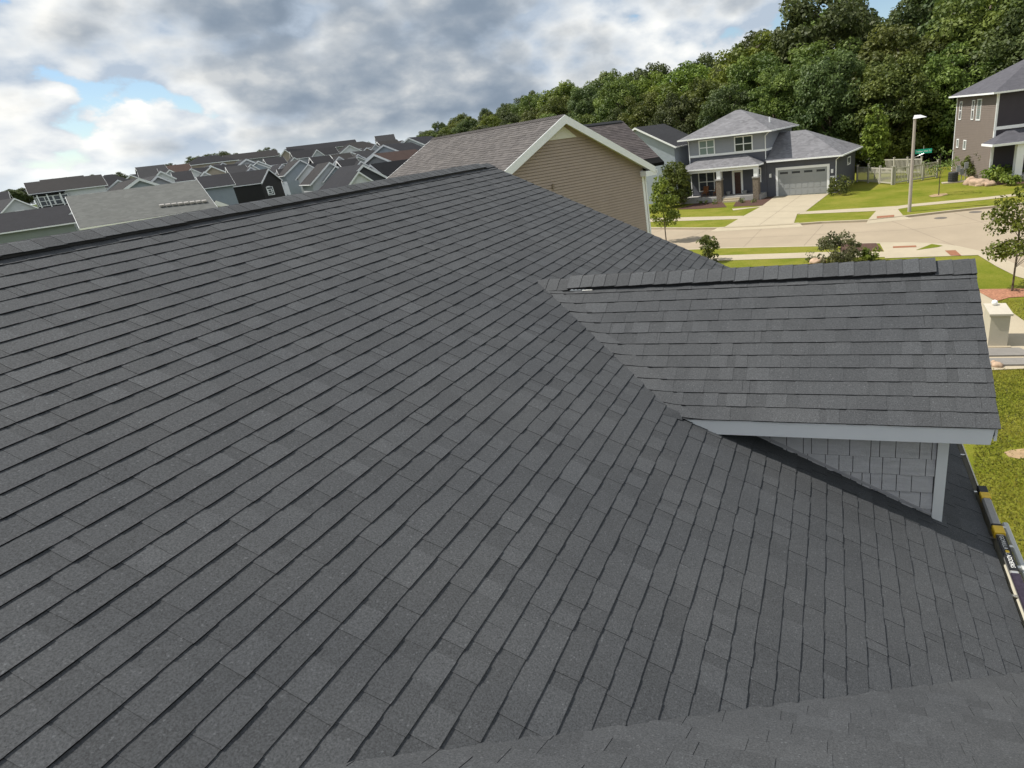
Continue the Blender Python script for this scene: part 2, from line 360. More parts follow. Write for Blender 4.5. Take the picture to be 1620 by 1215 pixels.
def build_streets():
    feX = [ext(fe[1], fe[0], 60)]+fe+[ext(fe[-2], fe[-1], 60)]
    neX = [ext(ne[1], ne[0], 60)]+ne+[ext(ne[-2], ne[-1], 14), (40, 22), (60, 0)]
    sheet('road', neX+feX[::-1], GZ-0.13, ROADM, 'pale tan concrete street curving past the houses')
    # raised blocks on both sides of the street
    sheet('lawn', feX+[(90, 130), (-75, 130)], GZ, GRASS, 'lawn blocks beyond the street', th=0.25)
    sheet('lawn', neX+[(60, -40), (-75, -40), (-75, neX[0][1])], GZ, GRASS, 'lawn blocks on the near side of the street', th=0.25)
    # kerbs: a real step, 15 cm wide, a little proud of the grass
    for nm, e, s in (('kerb', feX, 1), ('kerb', neX, -1)):
        o = offset(e, 0.22*s); o2 = offset(e, -0.03*s)
        sheet(nm, o2+o[::-1], GZ+0.012, CURBM, 'concrete kerb along the '+('far' if s > 0 else 'near')+' edge of the street', th=0.20)
    def c(name, z, pts, mat, label, th=None): return sheet(name, pz(GZ, *pts), GZ+z, mat, label, th)
    # far side: driveway, pavements, verge
    c('driveway', 0.024, [(1226, 310.9), (1311.5, 306.4), (1274.5, 334.7), (1261, 339), (1256, 353.6), (1146, 359.8), (1172.5, 344), (1205, 326.5)], CONC, 'pale concrete driveway in front of the grey garage door')
    c('pavement', 0.016, [(1020, 351.5), (1170, 346.6), (1176, 341.6), (1020, 345.5)], CONC, 'pavement strip left of the far driveway')
    c('pavement', 0.016, [(1262, 339.2), (1385, 334), (1420.5, 331), (1444, 327), (1557, 316.3), (1640, 306.4), (1640, 303), (1556.8, 312.3), (1442, 323.2), (1418.5, 326.2), (1300, 333.2), (1272, 334.9)], CONC, 'pavement strip on the far side right of the driveway')
    c('pavement', 0.020, [(1386, 334), (1420.5, 331.2), (1429, 341.6), (1416, 343.5), (1380, 347.4), (1374, 347.2)], CONC, 'pavement ramp to the street beside the lamp post')
    c('tactile_pad', 0.028, [(1387, 342.6), (1414.6, 340.4), (1414.6, 343.6), (1387, 346)], RUST, 'rust coloured tactile pad in the far pavement ramp')
    c('garden_path', 0.016, [(1158, 330.5), (1196, 327.5), (1206, 325.5), (1206, 327.2), (1160, 333)], CONC, 'short pale path from the porch steps to the driveway')
    # sloping concrete apron from the driveway and the ramps down to the street
    for a, b in (((1136, 361), (1263, 353.9)), ((1376, 348), (1428, 342.2))):
        p0, p1 = atZ(*a, GZ), atZ(*b, GZ); d = (p1-p0).normalized(); n = Vector((d.y, -d.x, 0))
        q0, q1 = p0+n*0.75-d*0.5, p1+n*0.75+d*0.5; r0, r1 = p0-n*0.3, p1-n*0.3
        mb = MB().add([(r0.x, r0.y, GZ+0.03), (r1.x, r1.y, GZ+0.03), (q1.x, q1.y, GZ-0.122), (q0.x, q0.y, GZ-0.122)], [(0, 1, 2, 3)])
        tag(build('pavement_apron', mb, CONC), 'sloping concrete apron between the kerb and the street', kind='structure')
    # near side: verge, pavement, corner slab
    c('pavement', 0.016, [(1060, 407.5), (1139.6, 404.2), (1294.5, 399.2), (1379, 398.6), (1402, 398.4), (1404, 407), (1294, 407.6), (1139.6, 412.4), (1060, 416)], CONC, 'pavement strip on the near side behind the shrub')
    c('pavement', 0.020, [(1391, 384.4), (1440, 384), (1489, 386.6), (1517, 391.2), (1557, 401), (1588, 413), (1640, 436), (1640, 447), (1608, 437.8), (1576.5, 422), (1547, 404), (1519, 405), (1400, 409), (1398.5, 398)], CONC, 'wide concrete corner slab of the near pavement')
    c('tactile_pad', 0.028, [(1412.6, 390.4), (1449, 388.9), (1450, 391.6), (1412.6, 393)], RUST, 'long rust coloured tactile pad in the corner slab')
    c('tactile_pad', 0.028, [(1494.6, 397.0), (1511.4, 396.4), (1521, 405), (1504, 405)], RUST, 'square rust coloured tactile pad by the corner lawn')
    c('grass_wedge', 0.030, [(1449, 396.4), (1474, 386.6), (1491.6, 389.4), (1484, 391.6)], GRASS, 'small triangle of grass set in the corner slab')
    c('planting_bed', 0.022, [(1330, 386.6), (1359, 385.6), (1386, 385), (1397, 397.6), (1330, 398.4)], MULCH, 'brown mulch bed in the near verge beside the shrub')
    c('planting_bed', 0.022, [(1549, 458), (1640, 456.8), (1640, 469), (1620, 470), (1596, 471.4), (1576.5, 477.2), (1551, 464)], CHIPS, 'red wood chip bed under the young street tree')
    c('path', 0.020, [(1530, 456), (1551, 464), (1577, 478.3), (1640, 522), (1640, 583), (1530, 588)], CONC, 'pale concrete path beside the small cream pillar')
    c('bare_patch', 0.008, [(1588, 716), (1600, 712), (1640, 708), (1640, 722), (1612, 726), (1596, 723)], SOIL, 'worn bare patch in the near lawn')
    c('bare_patch', 0.026, [(1469, 310.4), (1478, 307.6), (1497, 306.2), (1500, 308), (1488, 311), (1474, 312.2)], SOIL, 'ring of bare soil round the thin young tree')
    c('planting_bed', 0.020, [(1070, 331.5), (1100, 322), (1142, 318.5), (1150, 328), (1100, 331)], MULCH, 'dark mulch bed left of the porch steps')
    c('planting_bed', 0.020, [(1160, 327), (1165, 318), (1228, 310.6), (1206, 325.4)], MULCH, 'dark mulch bed right of the porch steps')
    c('planting_bed', 0.020, [(1521, 292.6), (1560, 285), (1640, 281), (1640, 289), (1580, 293)], MULCH, 'mulch bed with hostas before the right house')
build_ground(); build_streets()
JOINT = pm('joint_tar', (0.20, 0.16, 0.12), .95, .15, 4)
def joint(par, a, b, z, w=.035):
    a, b = Vector(a), Vector(b); d = (b-a).normalized(); n = Vector((-d.y, d.x))*w/2
    mb = MB().add([(*(a-n), z), (*(b-n), z), (*(b+n), z), (*(a+n), z)], [(0, 1, 2, 3)]); o = build('joint', mb, JOINT, par, fix=False); return o
road = bpy.data.objects['road']; drive = bpy.data.objects['driveway']
def along(poly, t):
    n_ = len(poly)-1; i = min(int(t*n_), n_-1); f_ = t*n_-i; return Vector(poly[i])*(1-f_)+Vector(poly[i+1])*f_
dense = [along(ne, i/400) for i in range(401)]; mids = []; last = None
lens = [0.0]
for a_, b_ in zip(fe, fe[1:]): lens.append(lens[-1]+(Vector(b_)-Vector(a_)).length)
def fe_at(q):
    for i in range(len(fe)-1):
        if q <= lens[i+1]: f_ = (q-lens[i])/(lens[i+1]-lens[i]); return Vector(fe[i])*(1-f_)+Vector(fe[i+1])*f_
    return Vector(fe[-1])
q_ = .6
while q_ < lens[-1]:
    P = fe_at(q_); T = (fe_at(min(lens[-1], q_+.3))-fe_at(max(0, q_-.3))).normalized(); n_ = Vector((T.y, -T.x))
    hitp = min(dense, key=lambda w_: abs((w_-P).dot(T))+(0 if (w_-P).dot(n_) > 0 else 99)+.02*(w_-P).length)
    ln = min(16.0, (hitp-P).length)
    joint(road, P+n_*.3, P+n_*(ln-.3), GZ-.127, .03); mids.append(P+n_*min(ln, 9.5)/2); q_ += 4.6
for a_, b_ in zip(mids, mids[1:]): joint(road, a_, b_, GZ-.1265, .045)
for a_, b_ in (((1268, 308.6), (1201, 356.6)), ((1217, 318.7), (1295, 318.4)), ((1205, 326.8), (1285, 326.6)), ((1188, 335.6), (1274, 334.8)), ((1172, 345), (1258, 345))):
    joint(drive, pz(GZ, a_)[0], pz(GZ, b_)[0], GZ+.028)
# ================================================================== THE HOUSE WE STAND ON
E_ = 0.143
P_MAIN = 0.45948; TM = math.tan(P_MAIN)             # main slope, falls towards +X from the ridge at X = 0
RAKE_Y, EAVE_X = 10.10, 7.11
NS = 0.617; N0 = -1.21                              # cross gable slope: z = N0 - NS*y, falls towards +Y
DS = 0.64; DRZ, DRY = -1.235, 6.34                  # dormer: ridge height and position, slope
D_EAVE_Y, D_END_X = 4.84, 6.98
house = thing('house', 'near house with charcoal shingle roof filling the foreground', 'house', (3, 4, GZ))
HOUSE_INV = Matrix.Translation((-3, -4, -GZ))
def hpart(name, mb, mat, parent=None, fix=True):
    """part of the near house given in world coordinates"""
    o = build(name, mb, mat, parent or house, fix=fix)
    if parent is None: o.matrix_local = HOUSE_INV.copy()
    return o
def strip_mb(L, rnd, lim=9.0):
    """one laminated shingle strip: thin wedge with raised tabs; x along the course, y up the slope, z off the roof"""
    mb = MB(); hb, ht, top = 0.0090, 0.0005, min(0.168, lim)
    w0, w1 = rnd.uniform(-.0012, .0012), rnd.uniform(-.0012, .0012)
    tb = rnd.uniform(0.86, 0.97)
    mb.add([(0, w0, hb), (L, w1, hb), (L, top, ht), (0, top, ht), (0, w0, -.002), (L, w1, -.002), (L, top, -.002), (0, top, -.002)],
           [(0, 1, 2, 3), (4, 5, 1, 0), (4, 0, 3, 7), (5, 6, 2, 1)], tb)
    mb.t[-3:] = [0.16, 0.16, 0.16]
    x = rnd.uniform(-0.02, 0.10)
    while x < L-0.03:
        w = rnd.uniform(0.10, 0.26); a, b = max(0.001, x), min(L-0.001, x+w)
        if b-a > 0.025:
            sl_, sr_ = rnd.uniform(-.006, .006), rnd.uniform(-.006, .006)
            a2, b2 = max(0.001, a+sl_), min(L-0.001, b+sr_)
            tt = rnd.uniform(.0022, .0036); yo = -rnd.uniform(0.001, 0.003); yt = min(0.1435, top-.002)
            zb = hb; zt = hb+(ht-hb)*yt/top
            tone = rnd.choice((rnd.uniform(0.88, 0.97), rnd.uniform(0.95, 1.05), rnd.uniform(0.97, 1.11)))
            mb.add([(a, yo, zb+tt), (b, yo, zb+tt), (b2, yt, zt+tt*.8), (a2, yt, zt+tt*.8), (a, yo, -.001), (b, yo, -.001), (b2, yt, zt-.001), (a2, yt, zt-.001)],
                   [(0, 1, 2, 3), (4, 5, 1, 0), (4, 0, 3, 7), (5, 6, 2, 1)], tone)
            mb.t[-3:] = [0.16, 0.3, 0.3]
        x += w+rnd.choice((0.0, rnd.uniform(0.05, 0.20), rnd.uniform(0.08, 0.24)))
    return mb
rs = random.Random(11)
STRIPS = [strip_mb(1.0, rs).mesh('shingle', False) for _ in range(26)]
for me in STRIPS: me.materials.append(M_SH)
def plane_frame(u, up):
    n = u.cross(up); return Matrix((u, up, n)).transposed().to_4x4()
def lay(u, up, origin, k0, k1, span, hidden, rnd, first=0.5):
    """courses of strips on a slope; returns [(matrix, mesh or None, length, seed)]"""
    fr = plane_frame(u, up); res = []
    for k in range(k0, k1):
        a0, a1 = span(k)
        base = origin-up*((k+first)*E_)
        lim = (k+first)*E_
        x = a0-(0.0 if (k % 2 == 0) else rnd.uniform(0.2, 0.8))-rnd.uniform(0, 0.25)
        jig = rnd.uniform(-.0015, .0015)
        while x < a1-0.02:
            s, e = max(x, a0), min(x+1.0, a1-rnd.uniform(0, 0.006) if x+1.0 > a1 else x+1.0)
            L = e-s
            if L > 0.05:
                p0 = base+u*s+up*(jig+rnd.uniform(-.001, .001)); p1 = p0+u*L
                if not hidden(p0, p1):
                    mw = fr.copy(); mw.translation = p0
                    mw = mw @ Matrix.Rotation(rnd.uniform(-.0012, .0012), 4, 'Z')
                    res.append((mw, L, lim))
            x += 1.0
    return res
def z_main(x): return -TM*x
def z_near(y): return N0-NS*y
rnd = random.Random(5)
cp, sp = math.cos(P_MAIN), math.sin(P_MAIN)
def hid_main(p0, p1):
    def buried(p):
        if p.y < 5 and z_near(p.y) > p.z+0.12: return True
        zd = DRZ-DS*abs(p.y-DRY)
        return 5.35 < p.y < 7.35 and zd > p.z+0.2 and 2.6 < p.x < 6.5
    return buried(p0) and buried(p1)
main_l = lay(Vector((0, 1, 0)), Vector((-cp, 0, sp)), Vector((0, 0, 0)), 0, 56, lambda k: (-2.2, RAKE_Y), hid_main, rnd)
pn = math.atan(NS); cn, sn = math.cos(pn), math.sin(pn)
near_top = Vector((0, N0/NS, 0.0))                  # ridge of the cross gable
def hid_near(p0, p1): return all(z_main(p.x) > p.z+0.10 for p in (p0, p1))
near_l = lay(Vector((-1, 0, 0)), Vector((0, -cn, sn)), near_top, 0, 47, lambda k: (-8.9, 0.5), hid_near, rnd)
pd = math.atan(DS); cdm, sdm = math.cos(pd), math.sin(pd)
def hid_d(p0, p1): return all(z_main(p.x) > p.z+0.10 for p in (p0, p1))
dorm_l = lay(Vector((1, 0, 0)), Vector((0, cdm, sdm)), Vector((0, DRY, DRZ)), 0, 13, lambda k: (2.2, D_END_X), hid_d, rnd, first=0.536)
dorm_b = lay(Vector((-1, 0, 0)), Vector((0, -cdm, sdm)), Vector((0, DRY, DRZ)), 0, 13, lambda k: (-D_END_X, -2.2), hid_d, rnd, first=0.536)
# --- decks
mb = MB(); off = 0.012
mb.prism([(0, 0-off), (EAVE_X-0.03, z_main(EAVE_X-0.03)-off), (EAVE_X-0.03, z_main(EAVE_X-0.03)-0.16), (0, -0.16), (-EAVE_X, z_main(EAVE_X)-0.16), (-EAVE_X, z_main(EAVE_X)-off)], -6.0, RAKE_Y-0.03, 'y', tone=.9)
roof_main = hpart('roof_slope', mb, M_SH); roof_main['label'] = 'wide charcoal main slope running up to the ridge'
mb = MB(); ny1 = (N0+3.52)/NS
mb.prism([(near_top.y, -off), (ny1, z_near(ny1)-off), (ny1, z_near(ny1)-0.16), (near_top.y, -0.16), (2*near_top.y-ny1, z_near(ny1)-0.16), (2*near_top.y-ny1, z_near(ny1)-off)], 0.2, 8.85, 'x')
roof_near = hpart('roof_slope', mb, FELT); roof_near['label'] = 'nearest charcoal slope at the bottom edge of the picture'
mb = MB(); dy = DRY-D_EAVE_Y-0.02
mb.prism([(DRY, DRZ-off), (DRY+dy, DRZ-DS*dy-off), (DRY+dy, DRZ-DS*dy-0.1), (DRY, DRZ-0.1), (DRY-dy, DRZ-DS*dy-0.1), (DRY-dy, DRZ-DS*dy-off)], 2.5, D_END_X-0.03, 'x')
roof_dorm = hpart('dormer_roof', mb, FELT)
# --- strips: the 300 that show largest are pieces of their own
allp = []
for lst, par in ((main_l, roof_main), (near_l, roof_near), (dorm_l, roof_dorm), (dorm_b, roof_dorm)):
    for mw, L, lim in lst:
        c = mw @ Vector((L/2, 0.07, 0)); n = (mw.to_3x3() @ Vector((0, 0, 1))); d = CAM-c; pr = proj(c); area = 0
        if pr and -60 < pr[0] < 1680 and 240 < pr[1] < 1260: area = L*max(0, n.dot(d.normalized()))/d.length_squared
        if lst is dorm_b: area = 0
        allp.append((area, mw, L, par, lim))
allp.sort(key=lambda t: -t[0])
rest = {}
for i, (area, mw, L, par, lim) in enumerate(allp):
    full = L > 0.999 and lim > .17
    if i < 300:
        me = rnd.choice(STRIPS) if full else strip_mb(L, rnd, lim).mesh('shingle', False)
        o = link('shingle', me, M_SH, par); o.matrix_local = mw
    else:
        r = rest.setdefault(par.name, (par, MB()))[1]
        s = strip_mb(L, rnd, lim); b = len(r.v)
        r.v += [tuple(mw @ Vector(p)) for p in s.v]; r.f += [tuple(b+q for q in f) for f in s.f]; r.t += s.t
for par, r in rest.values():
    o = link('shingle_field', r.mesh('shingle_field', False), M_SH, par); o['kind'] = 'stuff'
# --- ridge vents and cap shingles
def ridge_line(par, a, b, vent, axis, slope, ridge, n_seed, vh=0.028, half=0.155):
    """caps folded over a ridge; between vent[0] and vent[1] they ride on a black plastic vent. axis 'y' (main) or 'x' (dormer)"""
    rr = random.Random(n_seed)
    def P(t, s, h):                                  # along, across (down the slope), height over the roof surface
        z = -slope*abs(s)+h
        return (ridge[0]+s, t, ridge[1]+z) if axis == 'y' else (t, ridge[0]+s, ridge[1]+z)
    mbv = MB()
    for sgn in (-1, 1):
        s0, s1 = 0.0, sgn*(half-0.012)
        mbv.add([P(vent[0], s0, .004), P(vent[0], s1, .004), P(vent[0], s1, vh), P(vent[0], s0, vh), P(vent[1], s0, .004), P(vent[1], s1, .004), P(vent[1], s1, vh), P(vent[1], s0, vh)],
                [(0, 1, 2, 3), (4, 7, 6, 5), (1, 5, 6, 2), (3, 2, 6, 7)])
        t = vent[0]+0.02
        while t < vent[1]-0.02 and axis == 'x':      # fins of the louvre
            mbv.add([P(t, s1, .008), P(t, s1*1.05, .008), P(t, s1*1.05, vh*.8), P(t, s1, vh*.8), P(t+.012, s1, .008), P(t+.012, s1*1.05, .008), P(t+.012, s1*1.05, vh*.8), P(t+.012, s1, vh*.8)],
                    [(0, 1, 2, 3), (4, 7, 6, 5), (1, 5, 6, 2), (3, 2, 6, 7)]); t += 0.045
    v = build('ridge_vent', mbv, BLACKP, par); v['label'] = 'black louvred ridge vent'
    t = a; k = 0
    while t < b-0.03:
        t2 = min(t+E_, b); h0 = vh+0.001 if vent[0]-.05 <= t < vent[1] else 0.010
        tone = rr.uniform(0.80, 1.20); th = 0.008; hw = half+rr.uniform(-.004, .004); lift = 0.003 if axis == 'y' else 0.0065
        # overlapped end sits higher: small step between caps
        q = []
        ends_ = ((t, h0+lift), (t2+0.012, h0)) if axis == 'y' else ((t-0.012, h0), (t2, h0+lift))
        for tt, hh in ends_:
            for s in (-hw, -0.03, 0, 0.03, hw):
                roundoff = 0.004 if abs(s) < 0.001 else 0
                q.append(P(tt, s, hh-roundoff+(0.002 if abs(s) == 0.03 else 0)))
        for tt, hh in ends_:
            for s in (-hw, -0.03, 0, 0.03, hw): q.append(P(tt, s, hh-th))
        fs = [(i, i+1, i+6, i+5) for i in range(4)]+[(i+10, i+15, i+16, i+11) for i in range(4)]
        fs += [(i, i+10, i+11, i+1) for i in range(4)]+[(i+5, i+6, i+16, i+15) for i in range(4)]+[(0, 5, 15, 10), (4, 14, 19, 9)]
        mbc = MB().add(q, fs, tone); mbc.t[8:] = [0.16]*(len(fs)-8)
        build('ridge_cap', mbc, M_SH, par); t = t2; k += 1
ridge_line(roof_main, -1.8, RAKE_Y, (-1.8, 9.72), 'y', TM, (0.0, 0.012), 3, vh=0.031, half=0.15)
ridge_line(roof_dorm, 2.50, D_END_X, (2.93, 6.62), 'x', DS, (DRY, DRZ+0.012), 4, vh=0.036, half=0.16)
rv = random.Random(31)
for k in range(12):
    def dp(x, sl, h): return Vector((x, DRY-sl*cdm, DRZ-sl*sdm))+Vector((0, -sdm, cdm))*h
    s0, s1 = (k+.536)*E_, (k+1.536)*E_
    x0, x1 = (-(DRZ-q*sdm)/TM for q in (s0, s1)); w0, w1 = rv.uniform(.13, .22), rv.uniform(.16, .28); bend = rv.uniform(.015, .05)
    q = [dp(x0-.10, s0, .013), dp(x0+w0, s0, .0125), dp(x1+w1, s1+.002, .0165), dp(x1+w1*.45, s1-.004, .018), dp(x1-.10, s1-bend, .020)]
    q += [v_-Vector((0, -sdm, cdm))*.012 for v_ in q]
    mbv_ = MB().add(q, [(0, 4, 3, 2, 1), (1, 2, 7, 6), (2, 3, 8, 7), (3, 4, 9, 8)], rv.uniform(.88, 1.04)); mbv_.t[1:] = [.16]*3
    build('valley_shingle', mbv_, M_SH, roof_dorm, fix=False)
# bright bent flashing at the inner end of the dormer vent, dark flashing at the eave corner
mb = MB().add([(2.96, DRY-0.136, DRZ-DS*0.136+0.022), (3.12, DRY-0.142, DRZ-DS*0.142+0.020), (3.12, DRY-0.146, DRZ-DS*0.146+0.030), (2.96, DRY-0.140, DRZ-DS*0.140+0.034)], [(0, 1, 2, 3)])
build('flashing', mb, ALU, roof_dorm)
mb = MB(); j = Vector((4.36, D_EAVE_Y-0.02, -2.150))
mb.add([j+Vector(q) for q in ((-.05, -.06, .020), (.11, -.02, -.052), (.10, .06, -.02), (-.04, .06, .035), (-.05, -.06, .026), (.11, -.02, -.046), (.10, .06, -.014), (-.04, .06, .041))], [(0, 3, 2, 1), (4, 5, 6, 7), (0, 1, 5, 4), (1, 2, 6, 5), (2, 3, 7, 6), (3, 0, 4, 7)], 0.8)
build('flashing', mb, M_SH, roof_dorm)
hv = 0.16*DS
mb = MB().add([(2.95, DRY-.158, DRZ-hv+.016), (3.22, DRY-.158, DRZ-hv+.016), (3.22, DRY-.150, DRZ-hv+.022), (2.95, DRY-.150, DRZ-hv+.034), (2.95, DRY-.140, DRZ-hv+.018), (3.22, DRY-.140, DRZ-hv+.018)], [(0, 1, 2, 3), (0, 4, 5, 1)])
build('vent_strip', mb, ALU, roof_dorm)
# --- rake drip edge, gutter with hangers, eave boards
mb = MB()
mb.prism([(0, -.008), (EAVE_X, z_main(EAVE_X)-.008), (EAVE_X, z_main(EAVE_X)-.20), (0, -.20)], RAKE_Y-0.025, RAKE_Y-0.008, 'y')
hpart('rake_board', mb, WHITE)
mb = MB(); gz = z_main(EAVE_X)
prof_o = [(7.065, gz-.03), (7.065, gz-.125), (7.150, gz-.125), (7.165, gz-.075), (7.195, gz-.045), (7.195, gz-.022), (7.180, gz-.018), (7.180, gz-.038), (7.155, gz-.070), (7.140, gz-.117), (7.075, gz-.117), (7.075, gz-.03)]
mb.prism(prof_o, 3.72, RAKE_Y, 'y')
gut = hpart('gutter', mb, GUTTER)
for i in range(9):
    y = 4.53+0.76*i
    if y < RAKE_Y-.1: build('hanger', MB().box(7.07, 7.188, y-.012, y+.012, gz-.036, gz-.028), ALU, gut)
hpart('fascia', MB().box(7.035, 7.062, -2, RAKE_Y-.03, gz-.20, gz-.035), WHITE)
# --- dormer walls, boards, shakes
wy, wx = 5.14, 6.66
mb = MB()
top = DRZ-0.11; yl, yr = wy, 2*DRY-wy; ze = DRZ-DS*(DRY-wy)-0.11
mb.prism([(yl, -3.7), (yl, ze), (DRY, top), (yr, ze), (yr, -3.7)], 4.0, wx, 'x')
dw = hpart('dormer_wall', mb, pm('shake_backing', (0.10, 0.098, 0.10), 0.9, 0.1))
row = 0.170; zr = -2.335; r = 0; rr = random.Random(21)
while zr > -3.5:
    x = 4.55+rr.uniform(-.1, 0)
    while x < 6.60:
        w = rr.choice((0.075, 0.10, 0.125, 0.15, 0.18, 0.205))*rr.uniform(.94, 1.06)
        x1 = min(x+w, 6.602)
        if x1-x > .02 and zr > z_main(x1)-0.02 and x > 4.6:
            t = rr.uniform(.014, .019)
            mbk = MB().add([(x+.003, wy-.004, zr), (x1-.003, wy-.004, zr), (x1-.003, wy-.003-t, zr-row+.010), (x+.003, wy-.003-t, zr-row+.010), (x+.003, wy, zr), (x1-.003, wy, zr), (x1-.003, wy, zr-row+.010), (x+.003, wy, zr-row+.010)],
                           [(0, 3, 2, 1), (2, 3, 7, 6), (0, 4, 7, 3), (1, 2, 6, 5)])
            build('shake', mbk, SHAKE, dw)
        x = x1
    zr -= row; r += 1
def zfe(y): return DRZ-DS*abs(y-DRY)
hpart('fascia', MB().prism([(4.36, -2.200), (D_END_X-.035, -2.200), (D_END_X-.055, -2.352), (4.70, -2.352)], D_EAVE_Y+.004, D_EAVE_Y+.026, 'y'), WHITE)['label'] = 'white fascia board under the dormer eave'
hpart('soffit', MB().box(4.66, D_END_X-.06, D_EAVE_Y+.028, wy-.002, -2.346, -2.330), WHITE)
cb = hpart('corner_board', MB().box(6.605, 6.690, wy-.026, wy-.001, -3.55, -2.350), WHITE)
hpart('corner_board', MB().box(6.6605, 6.690, wy+.0005, wy+.09, -3.55, -2.350), WHITE)
mb = MB()
for s in (-1, 1):
    e = DRY+s*(DRY-D_EAVE_Y-.035)
    mb.add([(D_END_X-.03, DRY, DRZ-.01), (D_END_X-.03, e, zfe(e)-.01), (D_END_X-.03, e, zfe(e)-.16), (D_END_X-.03, DRY, DRZ-.18), (D_END_X-.008, DRY, DRZ-.01), (D_END_X-.008, e, zfe(e)-.01), (D_END_X-.008, e, zfe(e)-.16), (D_END_X-.008, DRY, DRZ-.18)],
           [(0, 1, 2, 3), (4, 7, 6, 5), (0, 4, 5, 1), (2, 6, 7, 3), (1, 5, 6, 2)])
hpart('rake_board', mb, WHITE)
hpart('step_flashing', MB().prism([(4.5, z_main(4.5)+.030), (6.62, z_main(6.62)+.030), (6.62, z_main(6.62)+.055), (4.5, z_main(4.5)+.055)], wy-.024, wy-.019, 'y'), pm('grey_flashing', (0.42, 0.41, 0.42), .5))
# --- body below
SIDING = pm('grey_siding', (0.27, 0.265, 0.28), .7, .06)
mb = MB(); mb.box(-6.7, 6.68, 3.3, RAKE_Y-.35, GZ-.2, z_main(6.68)-.17)
mb.prism([(-6.7, z_main(6.68)-.17), (0, -.2), (6.68, z_main(6.68)-.17)], RAKE_Y-.55, RAKE_Y-.35, 'y')
mb.box(-6.7, 8.5, 2*near_top.y-3.3, 3.3-.001, GZ-.2, z_near(3.3)-.17)
hpart('wall', mb, SIDING)
hpart('soffit', MB().box(6.685, 7.06, 3.75, RAKE_Y-.36, gz-.195, gz-.18), WHITE)
hpart('downspout', MB().box(6.72, 6.80, 9.55, 9.65, GZ, gz-.12), WHITE)
# ------------------------------------------------------------------ ladder lying along the gutter
YEL = pm('yellow_plastic', (0.80, 0.52, 0.03), .45, .12, 20); GREYT = pm('grey_sleeve', (0.36, 0.35, 0.335), .7, .10, 60, .3, 200)
lx = -0.002
lad = thing('ladder', 'aluminium ladder section with yellow collars and grey sleeve lying along the gutter', 'ladder', (7.19, 5.2, gz+.02))
def lbox(name, x0, x1, y0, y1, z0, z1, mat, par=None, bev=.008):
    x0, x1 = lx+(x0-lx)*1.08, lx+(x1-lx)*1.08
    c0 = (x0+x1)/2; c1 = (z0+z1)/2; hx, hz = (x1-x0)/2, (z1-z0)/2; b = min(bev, hx*.6, hz*.6)
    prof = [(c0-hx+b, c1-hz), (c0+hx-b, c1-hz), (c0+hx, c1-hz+b), (c0+hx, c1+hz-b), (c0+hx-b, c1+hz), (c0-hx+b, c1+hz), (c0-hx, c1+hz-b), (c0-hx, c1-hz+b)]
    return build(name, MB().prism(prof, y0, y1, 'y'), mat, par or lad)
rail = lbox('rail', lx-.030, lx+.030, -1.9, .70, -.012, .034, ALU)
lbox('end_cap', lx-.040, lx+.040, .70, .82, -.016, .044, BLACKP)
lbox('collar', lx-.042, lx+.042, .60, .70, -.016, .046, YEL)
lbox('sleeve', lx-.038, lx+.038, .165, .60, -.015, .043, GREYT, bev=.016)
lbox('band', lx-.041, lx+.041, .145, .175, -.016, .046, BLACKP)
lbox('collar', lx-.043, lx+.043, .035, .145, -.016, .047, YEL)
plate = lbox('label_plate', lx-.033, lx+.033, -.46, .01, .030, .040, BLACKP, bev=.002)
lbox('grip', lx-.034, lx+.034, -1.6, -.50, .020, .042, pm('dark_grip', (0.03, 0.022, 0.036), .35, .4, 40), bev=.006)
rail2 = lbox('rail', lx+.085, lx+.135, -1.9, .36, -.11, -.06, pm('pale_plastic', (0.56, 0.57, 0.55), .5, .06), bev=.012)
for i in range(8): lbox('rung', lx+.03, lx+.085, -1.75+.28*i, -1.72+.28*i, -.07, -.02, ALU)
def text_mesh(txt, size, mat, name):
    cu = bpy.data.curves.new(name, 'FONT'); cu.body = txt; cu.size = size; cu.extrude = 0.0006; cu.align_x = 'CENTER'; cu.align_y = 'CENTER'; cu.resolution_u = 2
    t = bpy.data.objects.new(name, cu); COL.objects.link(t); bpy.context.view_layer.update()
    me = bpy.data.meshes.new_from_object(t.evaluated_get(bpy.context.evaluated_depsgraph_get())); bpy.data.objects.remove(t)
    me.materials.clear(); me.materials.append(mat); return me
PRINT = pm('white_print', (0.75, 0.75, 0.73), .6, .02)
for txt, yc in (('GORILLA', -.095), ('LADDERS', -.335)):
    me = text_mesh(txt, .047, PRINT, 'lettering')
    o = link('lettering', me, None, plate); o.matrix_local = Matrix.Translation((lx-.002, yc, .0412)) @ Matrix(((0, 1, 0), (-1, 0, 0), (0, 0, 1))).to_4x4()
build('emblem', MB().prism([(lx-.012, -.236), (lx+.004, -.242), (lx+.018, -.228), (lx+.014, -.205), (lx-.004, -.198), (lx-.014, -.212)], .0405, .0415, 'z'), YEL, plate)
